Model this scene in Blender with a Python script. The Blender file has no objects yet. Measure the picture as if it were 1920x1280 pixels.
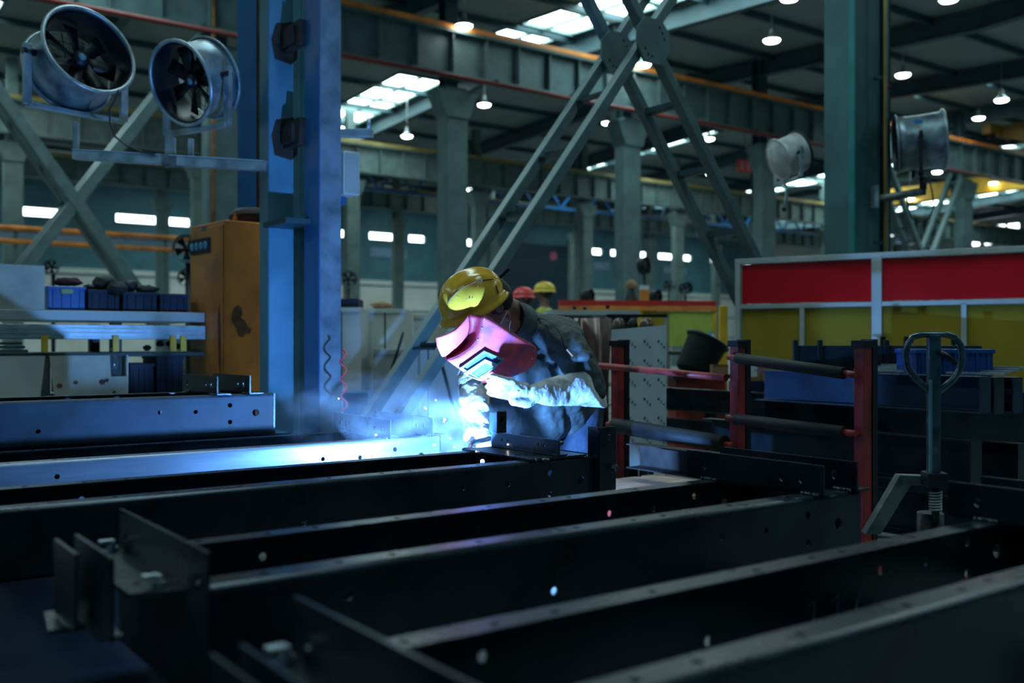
ARC_W = 300.0; WORLD_S = .15; EXPO = 0.0; SMOKE_D = 1.2; SKY_S = 13
import bpy, math, random
from mathutils import Vector, Matrix, noise
from mathutils.geometry import tessellate_polygon
random.seed(7)
C = bpy.context.scene.collection
PI = math.pi
F = 1858.0
CAMZ = 1.1
TH = math.radians(36.2)
cu, su = math.cos(TH), math.sin(TH)

def px(x, y, Y):
    """point seen at photo pixel (x, y) standing Y metres in front of the camera"""
    return Vector(((x-960)/F*Y, Y, CAMZ-(y-640)/F*Y))
def H(u, v, z=0.0):
    """hall coordinates: u along the crane rails, v across the bays"""
    return Vector((cu*u-su*v, su*u+cu*v, z))
def UV(p):
    return (cu*p[0]+su*p[1], -su*p[0]+cu*p[1])

# ------------------------------------------------------------------ materials
MATS = {}
def mat(name, col, rough=.5, metal=0.0, var=0.15, scale=6.0, bump=0.0, bscale=40., spec=.5, col2=None, rvar=.15, coat=0., stretch=None):
    if name in MATS: return MATS[name]
    m = bpy.data.materials.new(name); m.use_nodes = True
    nt = m.node_tree; N = nt.nodes; L = nt.links
    b = N['Principled BSDF']
    b.inputs['Roughness'].default_value = rough
    b.inputs['Metallic'].default_value = metal
    b.inputs['Specular IOR Level'].default_value = spec
    b.inputs['Coat Weight'].default_value = coat
    tc = N.new('ShaderNodeTexCoord')
    mp = N.new('ShaderNodeMapping'); L.new(tc.outputs['Object'], mp.inputs[0])
    if stretch: mp.inputs['Scale'].default_value = stretch
    nz = N.new('ShaderNodeTexNoise'); nz.inputs['Scale'].default_value = scale; nz.inputs['Detail'].default_value = 5
    L.new(mp.outputs[0], nz.inputs['Vector'])
    cr = N.new('ShaderNodeValToRGB')
    c2 = col2 if col2 else tuple(max(0, c*(1-var*2)) for c in col)
    cr.color_ramp.elements[0].position = .32; cr.color_ramp.elements[0].color = (*c2, 1)
    cr.color_ramp.elements[1].position = .62; cr.color_ramp.elements[1].color = (*[min(1, c*(1+var*.4)) for c in col], 1)
    L.new(nz.outputs['Fac'], cr.inputs[0]); L.new(cr.outputs[0], b.inputs['Base Color'])
    if rvar:
        mr = N.new('ShaderNodeMapRange'); mr.inputs[3].default_value = max(.03, rough-rvar); mr.inputs[4].default_value = min(1, rough+rvar)
        L.new(nz.outputs['Fac'], mr.inputs[0]); L.new(mr.outputs[0], b.inputs['Roughness'])
    if bump:
        n2 = N.new('ShaderNodeTexNoise'); n2.inputs['Scale'].default_value = bscale; n2.inputs['Detail'].default_value = 4
        L.new(mp.outputs[0], n2.inputs['Vector'])
        bp = N.new('ShaderNodeBump'); bp.inputs['Strength'].default_value = bump; bp.inputs['Distance'].default_value = .01
        L.new(n2.outputs['Fac'], bp.inputs['Height']); L.new(bp.outputs[0], b.inputs['Normal'])
    MATS[name] = m; return m
def emis(name, col, s, base=(.8, .8, .8)):
    if name in MATS: return MATS[name]
    m = bpy.data.materials.new(name); m.use_nodes = True
    b = m.node_tree.nodes['Principled BSDF']
    b.inputs['Base Color'].default_value = (*base, 1)
    b.inputs['Emission Color'].default_value = (*col, 1); b.inputs['Emission Strength'].default_value = s
    MATS[name] = m; return m

STEEL = mat('mill_scale_steel', (.026, .041, .054), .29, .5, .3, 5, .04, 60, col2=(.012, .019, .027), rvar=.12)
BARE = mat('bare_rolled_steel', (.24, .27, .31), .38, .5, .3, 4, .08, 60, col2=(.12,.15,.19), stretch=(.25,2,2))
STEELE = mat('galvanised_steel', (.42, .50, .54), .42, .7, .2, 9)
WELD = mat('weld_bead_metal', (.20, .22, .24), .3, .9, .3, 60, .6, 160)
RUST = mat('brown_burnt_steel', (.045, .03, .026), .7, .2, .4, 12, .3)
BLUEP = mat('pale_blue_column_paint', (.10, .27, .38), .45, .05, .12, 3, .05, col2=(.07, .19, .28))
BLUED = mat('blue_column_edge_paint', (.03, .14, .36), .4, .05, .1, 4)
GREYB = mat('grey_blue_flange_paint', (.15, .20, .25), .55, .1, .25, 7, .1)
DKBLUE = mat('deep_blue_paint', (.012, .11, .30), .4, .0, .1, 4)
OCHRE = mat('brown_ochre_paint', (.20, .09, .03), .6, 0, .3, 5)
TEAL = mat('teal_column_paint', (.055, .15, .16), .5, .05, .12, 3)
TEALD = mat('dark_teal_paint', (.02, .06, .075), .5, .05, .15, 3)
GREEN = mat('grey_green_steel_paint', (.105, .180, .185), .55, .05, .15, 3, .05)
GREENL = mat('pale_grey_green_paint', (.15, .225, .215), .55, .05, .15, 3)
BRACE = mat('brace_grey_green_paint', (.115, .185, .19), .45, .1, .15, 5, .05)
RAFT = mat('dark_rafter_paint', (.04, .085, .10), .6, .0, .15, 2)
ROOF = mat('corrugated_roof_sheet', (.24, .29, .285), .7, .1, .1, .7)
ORANGE = mat('orange_rail_paint', (.95, .30, .04), .5, 0, .2, 2, col2=(.55, .16, .03))
YELRAIL = mat('mustard_rail_paint', (.42, .30, .09), .5, 0, .2, 2)
REDP = mat('red_oxide_paint', (.42, .035, .03), .45, .05, .3, 9, .15, col2=(.13, .02, .02))
REDPIPE = mat('red_pipe_paint', (.22, .02, .015), .5, 0, .2, 3)
YEL = mat('yellow_guard_paint', (.85, .50, .03), .45, 0, .15, 5)
BLACK = mat('black_painted_metal', (.008, .010, .014), .45, .2, .2, 9)
RUBBER = mat('black_rubber', (.012, .014, .016), .65, 0, .2, 20)
WHITE = mat('white_painted_sheet', (.62, .64, .60), .5, 0, .08, 3)
WHITEG = mat('pale_grey_sheet', (.42, .46, .45), .4, .1, .1, 2)
CREAM = mat('cream_board', (.50, .50, .42), .6, 0, .1, 6)
FRAMEW = mat('white_aluminium_frame', (.50, .53, .52), .4, .2, .06, 5)
BINBLUE = mat('blue_plastic_bin', (.01, .10, .42), .35, 0, .1, 6)
BINDARK = mat('dark_blue_plastic', (.002, .011, .042), .6, 0, .1, 6)
GREENSTRIP = mat('dark_green_enamel', (.02, .05, .045), .5, 0, .1, 6)
CARD = mat('brown_cardboard', (.42, .22, .12), .8, 0, .15, 12)
WOOD = mat('worn_plank_wood', (.28, .19, .10), .8, 0, .3, 14, .2, stretch=(1, 8, 1))
PAPER = mat('white_paper', (.72, .73, .78), .8, 0, .05, 8)
CABLE = mat('black_cable_rubber', (.012, .02, .025), .5, 0, .1, 9)
REDHOSE = mat('red_coil_hose', (.75, .06, .09), .35, 0, .1, 9)
ALU = mat('worn_grey_cast_metal', (.16, .19, .19), .5, .5, .3, 18, .2)
CHROME = mat('blue_grey_tube_steel', (.10, .15, .18), .25, .8, .25, 22, rvar=.1)
FLOORSHADE = mat('floor_shade_black', (.006,.007,.008), .95, 0, .2, 6, spec=.1)  # near-black colour standing in for shade on the floor
FLOOR = mat('grey_concrete_floor', (.24, .26, .25), .7, 0, .3, 1.5, .1, 20)
WALLT = mat('teal_wall_cladding', (.11, .27, .33), .6, 0, .1, 1.2)
WALLW = mat('pale_wall_cladding', (.90, .90, .82), .65, 0, .07, .5)
WALLR = mat('end_wall_cladding', (.42, .44, .43), .65, 0, .07, .5)
SHUT = mat('dark_blue_rolling_shutter', (.012, .045, .07), .5, .1, .1, 2)
SKY = emis('daylight_through_skylight', (.62, .90, .93), SKY_S)
WIN = emis('daylight_through_window', (.85, .97, 1.0), 6.0)
LAMPE = emis('lamp_glow', (.93, 1.0, .95), 28.0)
DIMWIN = mat('dusty_window_glass', (.25, .38, .52), .3, 0, .05, 2)

# ------------------------------------------------------------------ mesh builder
class MB:
    def __init__(s): s.v = []; s.f = []; s.sm = []
    def add(s, vs, fs, smooth=False, M=None):
        o = len(s.v)
        s.v += [tuple(M @ Vector(p)) if M is not None else tuple(p) for p in vs]
        s.f += [tuple(i+o for i in f) for f in fs]; s.sm += [smooth]*len(fs)
        return s
    def box(s, c, d, rz=0, M=None, b=0.0):
        hx, hy, hz = d[0]/2, d[1]/2, d[2]/2
        vs = [Vector((x, y, z)) for x in (-hx, hx) for y in (-hy, hy) for z in (-hz, hz)]
        R = Matrix.Translation(Vector(c)) @ Matrix.Rotation(rz, 4, 'Z')
        if M is not None: R = M @ R
        fs = [(0,1,3,2),(4,6,7,5),(0,4,5,1),(2,3,7,6),(0,2,6,4),(1,5,7,3)]
        return s.add(vs, fs, False, R)
    def bar(s, p0, p1, w, h, up=(0,0,1)):
        p0, p1 = Vector(p0), Vector(p1); d = (p1-p0); L = d.length; d.normalize()
        up = Vector(up)
        if abs(d.dot(up)) > .98: up = Vector((0,1,0))
        x = d.cross(up).normalized(); z = x.cross(d)
        M = Matrix((( x.x, d.x, z.x, 0),(x.y, d.y, z.y, 0),(x.z, d.z, z.z, 0),(0,0,0,1)))
        M = Matrix.Translation((p0+p1)/2) @ M
        return s.box((0,0,0), (w, L, h), 0, M)
    def tube(s, pts, r, n=10, caps=True, smooth=True, radii=None, closed=False):
        pts = [Vector(p) for p in pts]; m = len(pts); rings = []
        prev = None; vs = []; fs = []
        for i, p in enumerate(pts):
            a = pts[(i-1) % m] if (i > 0 or closed) else p
            c = pts[(i+1) % m] if (i < m-1 or closed) else p
            d = (c-a).normalized()
            if prev is None:
                up = Vector((0,0,1)) if abs(d.z) < .9 else Vector((1,0,0))
                x = d.cross(up).normalized()
            else:
                x = (prev - d*prev.dot(d)).normalized()
            prev = x; y = d.cross(x); rr = radii[i] if radii else r
            vs += [p + x*math.cos(2*PI*k/n)*rr + y*math.sin(2*PI*k/n)*rr for k in range(n)]
        for i in range(m if closed else m-1):
            j = (i+1) % m
            for k in range(n):
                k2 = (k+1) % n
                fs.append((i*n+k, i*n+k2, j*n+k2, j*n+k))
        s.add(vs, fs, smooth)
        if caps and not closed:
            o = len(s.v)-len(vs)
            s.f.append(tuple(o+k for k in range(n))[::-1]); s.sm.append(False)
            s.f.append(tuple(o+(m-1)*n+k for k in range(n))); s.sm.append(False)
        return s
    def cyl(s, p0, p1, r, n=16, caps=True): return s.tube([p0, p1], r, n, caps)
    def lathe(s, prof, n=32, M=None, smooth=True):
        """prof: (r, z) pairs about local z"""
        vs = []; fs = []
        for r, z in prof: vs += [(r*math.cos(2*PI*k/n), r*math.sin(2*PI*k/n), z) for k in range(n)]
        for i in range(len(prof)-1):
            for k in range(n):
                k2 = (k+1) % n; fs.append((i*n+k, i*n+k2, (i+1)*n+k2, (i+1)*n+k))
        return s.add(vs, fs, smooth, M)
    def ball(s, c, r, n=12, m=8, M=None, sc=(1,1,1)):
        vs = []; fs = []
        for i in range(m+1):
            t = PI*i/m
            for k in range(n):
                a = 2*PI*k/n
                vs.append((c[0]+r*sc[0]*math.sin(t)*math.cos(a), c[1]+r*sc[1]*math.sin(t)*math.sin(a), c[2]+r*sc[2]*math.cos(t)))
        for i in range(m):
            for k in range(n):
                k2 = (k+1) % n; fs.append((i*n+k, (i+1)*n+k, (i+1)*n+k2, i*n+k2))
        return s.add(vs, fs, True, M)
    def prism(s, poly, t, holes=(), M=None):
        """plate in local xy with round or polygonal holes, thickness t along +z"""
        loops = [list(poly)] + [list(h) for h in holes]
        l3 = [[Vector((p[0], p[1], 0)) for p in lp] for lp in loops]
        tris = tessellate_polygon(l3)
        flat = [p for lp in loops for p in lp]; n = len(flat)
        vs = [(p[0], p[1], 0) for p in flat] + [(p[0], p[1], t) for p in flat]
        fs = [tuple(x) for x in tris] + [tuple(i+n for i in x)[::-1] for x in tris]
        o = 0
        for lp in loops:
            m = len(lp)
            for i in range(m): fs.append((o+i, o+(i+1) % m, o+(i+1) % m+n, o+i+n))
            o += m
        return s.add(vs, fs, False, M)
    def loft(s, secs, n=16, cap=True):
        """secs: (centre, half-axis a, half-axis b)"""
        vs = []; fs = []
        for c, a, b in secs:
            c, a, b = Vector(c), Vector(a), Vector(b)
            vs += [c + a*math.cos(2*PI*k/n) + b*math.sin(2*PI*k/n) for k in range(n)]
        for i in range(len(secs)-1):
            for k in range(n):
                k2 = (k+1) % n; fs.append((i*n+k, i*n+k2, (i+1)*n+k2, (i+1)*n+k))
        if cap:
            fs.append(tuple(range(n))[::-1]); fs.append(tuple((len(secs)-1)*n+k for k in range(n)))
        return s.add(vs, fs, True)
    def capsule(s, pts, radii, n=12):
        """tapered round-ended limb through points, for a later union"""
        pts = [Vector(p) for p in pts]
        P = [pts[0]]; R = [radii[0]]
        for i in range(len(pts)-1):
            for k in range(1, 5):
                t = k/4; P.append(pts[i].lerp(pts[i+1], t)); R.append(radii[i]*(1-t)+radii[i+1]*t)
        d0 = (P[0]-P[1]).normalized(); d1 = (P[-1]-P[-2]).normalized()
        P = [P[0]+d0*R[0]*.97, P[0]+d0*R[0]*.7] + P + [P[-1]+d1*R[-1]*.7, P[-1]+d1*R[-1]*.97]
        R = [R[0]*.2, R[0]*.7] + R + [R[-1]*.7, R[-1]*.2]
        return s.tube(P, 1, n, True, True, R)
    def build(s, name, m, parent=None, bevel=0, **kw):
        me = bpy.data.meshes.new(name); me.from_pydata(s.v, [], s.f)
        me.polygons.foreach_set('use_smooth', s.sm); me.materials.append(m)
        me.update()
        import bmesh as _b
        bm = _b.new(); bm.from_mesh(me); _b.ops.recalc_face_normals(bm, faces=bm.faces); bm.to_mesh(me); bm.free()
        o = bpy.data.objects.new(name, me); C.objects.link(o)
        if parent is not None: o.parent = parent
        if bevel:
            md = o.modifiers.new('edge', 'BEVEL'); md.width = bevel; md.segments = 2; md.limit_method = 'ANGLE'; md.angle_limit = math.radians(50)
        for k, v in kw.items(): o[k] = v
        return o
def circ(x, y, r, n=12, sx=1.0): return [(x+r*sx*math.cos(2*PI*k/n), y+r*math.sin(2*PI*k/n)) for k in range(n)]
def rect(x0, y0, x1, y1): return [(x0,y0),(x1,y0),(x1,y1),(x0,y1)]
def frame3(o, x, y, z=None):
    x = Vector(x).normalized(); y = Vector(y); y = (y - x*y.dot(x)).normalized(); z = x.cross(y)
    return Matrix(((x.x,y.x,z.x,o[0]),(x.y,y.y,z.y,o[1]),(x.z,y.z,z.z,o[2]),(0,0,0,1)))
def thing(name, label, cat, loc=(0,0,0), rz=0, group=None):
    o = bpy.data.objects.new(name, None); C.objects.link(o); o.empty_display_size = .1
    o.location = loc; o.rotation_euler = (0,0,rz); o['label'] = label; o['category'] = cat; o['kind'] = 'thing'
    if group: o['group'] = group
    return o
def tag(o, label, cat, group=None, kind='thing'):
    o['label'] = label; o['category'] = cat; o['kind'] = kind
    if group: o['group'] = group
    return o
def struct(o): o['kind'] = 'structure'; return o
def copy_tree(o, parent=None):
    c = o.copy(); C.objects.link(c)
    if parent is not None: c.parent = parent
    for ch in list(o.children): copy_tree(ch, c)
    return c
def put(o, loc, rz=0): o.location = loc; o.rotation_euler = (0,0,rz); return o
# ================================================================== THE HALL
def roofz(v): return 9.0 + .05*(12.4-abs(((v-12.4) % 24.8)-12.4))
U0, U1, V0, V1 = -14.0, 62.0, -6.0, 52.0
fl = MB().box((0,0,-.05), (U1-U0+24, V1-V0+20, .1)).build('floor', FLOOR); struct(fl); put(fl, H((U0+U1)/2, (V0+V1)/2), TH)
# ceiling: folded roof with openings for the skylight strips
sky_u = [-9.0, 3.5, 16.3, 29.3, 42.0, 54.5]  # first strip is out of view, added to light the left side
sky_v = [(-3.5, -1.0), (2.5, 10.2), (13.6, 22.5), (27.0, 36.0), (39.0, 48.0)]  # last span added to brighten the back wall
ceil = thing('ceiling', 'pale corrugated sheet roof with dark rafters and skylight strips', 'ceiling', (0,0,0), TH); ceil['kind'] = 'structure'
del ceil['category']
mb = MB()
def slab(u0, u1, v0, v1):
    ks = sorted(set([v0, v1] + [k for k in (0.0, 12.4, 24.8, 37.2, 49.6) if v0 < k < v1]))
    for a, b in zip(ks, ks[1:]):
        za, zb = roofz(a), roofz(b)
        mb.add([(u0,a,za),(u1,a,za),(u1,b,zb),(u0,b,zb),(u0,a,za+.08),(u1,a,za+.08),(u1,b,zb+.08),(u0,b,zb+.08)],
               [(0,1,2,3),(4,5,6,7),(0,1,5,4),(2,3,7,6),(1,2,6,5),(0,3,7,4)])
edges = [U0] + [e for u in sky_u for e in (u-.85, u+.85)] + [U1]
for i in range(0, len(edges), 2): slab(edges[i], edges[i+1], V0, V1+.5)
for u in sky_u:
    vv = [V0] + [e for a in sky_v for e in a] + [V1+.5]
    for i in range(0, len(vv), 2): slab(u-.85, u+.85, vv[i], vv[i+1])
mb.build('roof_sheet', ROOF, ceil)
for u in sky_u:
    for a, b in sky_v:
        m2 = MB(); za, zb = roofz(a)+.05, roofz(b)+.05
        m2.add([(u-.85,a,za),(u+.85,a,za),(u+.85,b,zb),(u-.85,b,zb)], [(0,1,2,3)])
        sk = m2.build('skylight', SKY, ceil)
        m3 = MB(); n = max(2, int((b-a)/1.5))
        for k in range(n+1):
            v = a+(b-a)*k/n; m3.box((u, v, roofz(v)-.02), (1.72, .16, .1))
        for du in (-.85, 0, .85):
            for k in range(n):
                va = a+(b-a)*k/n; vb = a+(b-a)*(k+1)/n
                m3.bar((u+du, va, roofz(va)), (u+du, vb, roofz(vb)), .09, .07)
        m3.build('skylight_bars', GREENL, sk)
colu2 = [1.4+5.35*k for k in range(-2, 12)]
for u in colu2:
    m2 = MB()
    ks = [V0, 0, 12.4, 24.8, 37.2, 49.6, V1]
    for a, b in zip(ks, ks[1:]):
        za, zb = roofz(a)-.06, roofz(b)-.06
        m2.bar((u,a,za-.24), (u,b,zb-.24), .03, .46); m2.bar((u,a,za-.47), (u,b,zb-.47), .24, .03); m2.bar((u,a,za-.01), (u,b,zb-.01), .24, .03)
    m2.build('rafter', RAFT, ceil)
for k in range(1, 24):
    v = V0 + k*2.45
    MB().box(((U0+U1)/2, v, roofz(v)-.1), (U1-U0, .07, .16)).build('purlin', RAFT, ceil)

# back wall with clerestory windows
wb = MB()
strips = [(-60,-40),(18,172),(215,355),(632,657),(690,755),(764,795),(820,838),(866,888),(1068,1091),(1102,1127),(1143,1168),(1195,1221),(1232,1260),(1271,1294),(1330,1352),(1390,1420)]
wins = []
for a, b in strips:
    ta, tb = (a-960)/F, (b-960)/F
    us = []
    for t in (ta, tb):
        Y = V1/(cu-su*t); us.append(cu*t*Y+su*Y)
    wins.append((us[0], us[1]))
zt0, zt1 = 7.05, 7.55
wb.box(((U0+U1)/2, V1, (4.7+zt0)/2), (U1-U0, .2, zt0-4.7))
wb.box(((U0+U1)/2, V1, (zt1+roofz(V1))/2), (U1-U0, .2, roofz(V1)-zt1))
ee = [U0] + [e for w in wins for e in w] + [U1]
for i in range(0, len(ee), 2):
    if ee[i+1] > ee[i]: wb.box(((ee[i]+ee[i+1])/2, V1, (zt0+zt1)/2), (ee[i+1]-ee[i], .2, zt1-zt0))
for k in range(12): wb.box(((U0+U1)/2, V1-.12, 5.0+k*.19), (U1-U0, .04, .06))
w = wb.build('wall_back', WALLT); struct(w); put(w, (0,0,0), TH)
MB().box(((U0+U1)/2, V1-.03, 2.35), (U1-U0, .3, 4.7)).build('pale_lower_cladding', WALLW, w)
for k in range(3): MB().box(((U0+U1)/2, V1-.2, 1.4+k*1.5), (U1-U0, .06, .08)).build('cladding_rail', GREENL, w)
for i, (a, b) in enumerate(wins):
    o = MB().box(((a+b)/2, V1+.05, (zt0+zt1)/2), (b-a, .04, zt1-zt0)).build('window_%d' % (i+1), WIN); struct(o); put(o, (0,0,0), TH)
    f = MB()
    for z in (zt0, zt1): f.box(((a+b)/2, V1, z), (b-a, .26, .07))
    for x in (a, b): f.box((x, V1, (zt0+zt1)/2), (.07, .26, zt1-zt0))
    f.build('window_frame', GREENL, o)
# dim lower window panes in the back wall
for i, (a, b) in enumerate([(100,150),(232,345),(690,760),(1065,1100),(1110,1140),(1240,1285)]):
    us = []
    for p in (a, b):
        t = (p-960)/F; Y = V1/(cu-su*t); us.append(cu*t*Y+su*Y)
    o = MB().box(((us[0]+us[1])/2, V1-.16, 6.35), (us[1]-us[0], .08, .55)).build('window_%d' % (30+i), DIMWIN); struct(o); put(o, (0,0,0), TH)
# rolling shutter and small pink notice
us = []
for p in (934, 1062):
    t = (p-960)/F; Y = V1/(cu-su*t); us.append(cu*t*Y+su*Y)
o = MB()
for k in range(26): o.box(((us[0]+us[1])/2, V1-.24, .15+k*.29), (us[1]-us[0], .08, .26))
o = o.build('door_1', SHUT); struct(o); put(o, (0,0,0), TH)
f = MB()
for x in us: f.box((x, V1-.26, 3.9), (.28, .14, 7.8))
f.build('door_frame', GREENL, o)
# end wall on the right
we = MB()
we.box((U1, (V0+V1)/2, 3.6), (.2, V1-V0, 7.2))
vs_ = []
for a, b in [(1657,1676),(1823,1838),(1847,1862),(1866,1886),(1890,1912)]:
    r = []
    for p in (a, b):
        t = (p-960)/F; Y = U1/(cu*t+su); r.append(-su*t*Y+cu*Y)
    vs_.append((r[1], r[0]))
vs_.sort()
ee = [V0] + [e for w_ in vs_ for e in w_] + [V1]
for i in range(0, len(ee), 2): we.box((U1, (ee[i]+ee[i+1])/2, 7.85), (.2, ee[i+1]-ee[i], 1.3))
we.box((U1, (V0+V1)/2, 9.2), (.2, V1-V0, 1.4))
for k in range(7): we.box((U1-.13, (V0+V1)/2, 6.4+.42*k), (.04, V1-V0, .07))
w = we.build('wall_right', WALLR); struct(w); put(w, (0,0,0), TH)
for i, (a, b) in enumerate(vs_):
    o = MB().box((U1+.05, (a+b)/2, 7.85), (.04, b-a, 1.3)).build('window_%d' % (40+i), WIN); struct(o); put(o, (0,0,0), TH)
    f = MB()
    for z in (7.2, 7.63, 8.07, 8.5): f.box((U1, (a+b)/2, z), (.24, b-a, .06))
    f.build('window_frame', GREENL, o)

# ------------------------------------------------------------------ columns
def hcol(mb, c, w, d, z0, z1, tf=.03, tw=.02):
    x, y = c
    mb.box((x, y-d/2+tf/2, (z0+z1)/2), (w, tf, z1-z0)); mb.box((x, y+d/2-tf/2, (z0+z1)/2), (w, tf, z1-z0))
    mb.box((x, y, (z0+z1)/2), (tw, d-2*tf, z1-z0))
def crane_column(name_label, u, v, w, m, zb=7.0, group=None):
    t = thing('steel_column', name_label, 'column', H(u, v), TH, group)
    b = MB().box((0,0,zb/2-.1), (w*.98, w*.62, zb-.2)); b.build('lower_shaft', m, t, .03)
    MB().prism([(-w*.5,-w*.5),(w*.5,-w*.5),(w*.9,w*.5),(-w*.9,w*.5)], w*.8, M=Matrix.Translation((0,w*.4,zb-w)) @ Matrix.Rotation(PI/2,4,'X')).build('crane_bracket', m, t)
    b = MB(); hcol(b, (0, w*.3), w*.55, w*.5, zb-.3, roofz(v)-.1); b.build('upper_shaft', RAFT if v < 25 else m, t)
    MB().box((0,0,.02), (w*1.5, w*1.2, .04)).build('base_plate', m, t)
    return t
ordn = ['first','second','third','fourth','fifth','sixth','seventh','eighth','ninth']
row2 = [(6.75,'grey-green steel column left of the orange cabinet at the foot of the far cross brace'),
        (12.1,'thick grey-green column between the blue column and welder, under the orange-railed girder'),
        (17.45,'thick grey-green column rising behind the welder, crossed by the tall brace'),
        (22.8,'grey-green column seen behind the white fan, left of the teal column'),
        (28.15,'column mostly hidden directly behind the wide teal column'),
        (33.5,'dark grey-green column right of the drum fan, under the brown crane')]
for u, d in row2: crane_column(d, u, 18.8, .60, GREEN)
for i, u in enumerate([5.2, 10.55, 15.9, 21.25, 26.6, 31.95, 37.3, 42.65, 48.0]):
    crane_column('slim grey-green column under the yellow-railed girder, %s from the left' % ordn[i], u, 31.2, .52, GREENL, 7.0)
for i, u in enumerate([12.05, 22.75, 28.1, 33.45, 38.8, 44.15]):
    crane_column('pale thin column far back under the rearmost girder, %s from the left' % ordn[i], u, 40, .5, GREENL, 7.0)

# ------------------------------------------------------------------ crane girders
def girder(label, v, u0, u1, railm, zt=8.0, h=.95, step=.9, m=GREEN, pipe=True, seg=None):
    t = thing('crane_girder', label, 'girder', H(0, v, zt-h-.1), TH)
    L = u1-u0; c = (u0+u1)/2
    b = MB(); b.box((c, 0, h/2), (L, .03, h)); b.box((c, 0, h), (L, .42, .04)); b.box((c, 0, .02), (L, .36, .04))
    k = u0
    while k < u1: b.box((k, 0, h/2), (.025, .34, h-.05)); k += step
    b.build('ribbed_web', m, t)
    MB().box((c, -.16, h+.09), (L, .12, .11)).build('crane_rail', railm, t)
    if pipe:
        p = MB(); p.cyl((u0, -.42, -.12), (u1, -.42, -.12), .045, 8)
        p.build('red_conductor_pipe', REDPIPE, t)
        b = MB(); k = u0+1
        while k < u1: b.box((k, -.3, -.02), (.05, .3, .04)); b.box((k, -.42, -.07), (.04, .04, .14)); k += 2.2
        b.build('pipe_hangers', RAFT, t)
    return t
girder('long grey-green crane girder with bright orange rail crossing above the welder', 18.45, -8, 62, ORANGE)
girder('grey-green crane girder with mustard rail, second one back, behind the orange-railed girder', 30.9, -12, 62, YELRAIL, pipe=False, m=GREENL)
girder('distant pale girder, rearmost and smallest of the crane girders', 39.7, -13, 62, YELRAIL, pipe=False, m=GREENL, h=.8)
# two orange tubes on the far left with grey sheet between
t = thing('pipe_rack', 'two orange pipes with pale sheet between them, left of the orange cabinet', 'pipes', H(0, 29.5, 3.8), TH)
MB().cyl((-8,0,.36), (14.2,0,.36), .07, 8).build('upper_pipe', ORANGE, t); MB().cyl((-8,0,0), (14.2,0,0), .07, 8).build('lower_pipe', ORANGE, t)
MB().box((3,.1,.18), (22,.02,.22)).build('sheet_strip', DIMWIN, t)
b = MB()
for k in range(6): b.box((-7+k*4,.12,-1.8), (.1,.1,4.4))
b.build('pipe_support', GREEN, t)

def truss(label, v, u0, u1, z0, h, m, step=1.1):
    t = thing('lattice_truss', label, 'truss', H(0, v, z0), TH)
    MB().box(((u0+u1)/2, 0, h), (u1-u0, .2, .12)).build('top_chord', m, t); MB().box(((u0+u1)/2, 0, 0), (u1-u0, .2, .12)).build('bottom_chord', m, t)
    b = MB(); k = u0; s = 0
    while k < u1-step:
        b.bar((k,0,0 if s else h), (k+step/2,0,h if s else 0), .08, .08); b.bar((k+step/2,0,h if s else 0), (k+step,0,0 if s else h), .08, .08); k += step
    b.build('lattice_bars', m, t)
truss('dark blue lattice truss running just above the row of back windows', 46, -12, 61, 8.25, .7, DKBLUE)
truss('dark blue lattice truss hanging between the second and rearmost girders', 36, 14, 60, 7.3, 1.0, DKBLUE, 1.6)

# yellow bridge cranes on the right
def bridge(label, u, v0, v1, z, h, m):
    t = thing('bridge_crane', label, 'crane', H(u, (v0+v1)/2, z), TH)
    L = v1-v0
    b = MB()
    b.prism([(-L/2,h*.55),(-L/2+1.2,0),(L/2-1.2,0),(L/2,h*.55),(L/2,h),(-L/2,h)], .45, M=frame3((-.22,0,0), (0,1,0), (0,0,1))); b.build('bridge_beam', m, t)
    for s in (-1, 1):
        e = MB().box((0, s*(L/2-.1), h*.75), (2.2, .3, .35)).build('end_carriage', m, t)
        w_ = MB()
        for k in (-.8,.8): w_.cyl((k, s*(L/2-.1)-.1, h*.75-.2), (k, s*(L/2-.1)+.1, h*.75-.2), .14, 14)
        w_.build('wheels', BLACK, e)
    MB().box((.35, -1, h+.2), (.5, .9, .35)).build('hoist_trolley', RAFT, t)
bridge('bright yellow overhead bridge crane far behind the drum fan', 43.5, 19.0, 30.7, 7.75, .75, mat('crane_yellow', (.80,.42,.04), .5, 0, .1, 3))
bridge('brown-yellow overhead crane high above the right end of partition', 35.0, 6.5, 18.3, 8.0, .75, mat('crane_brown_yellow', (.30,.17,.03), .5, 0, .1, 3))  # darker brown-yellow than the far crane

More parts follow.
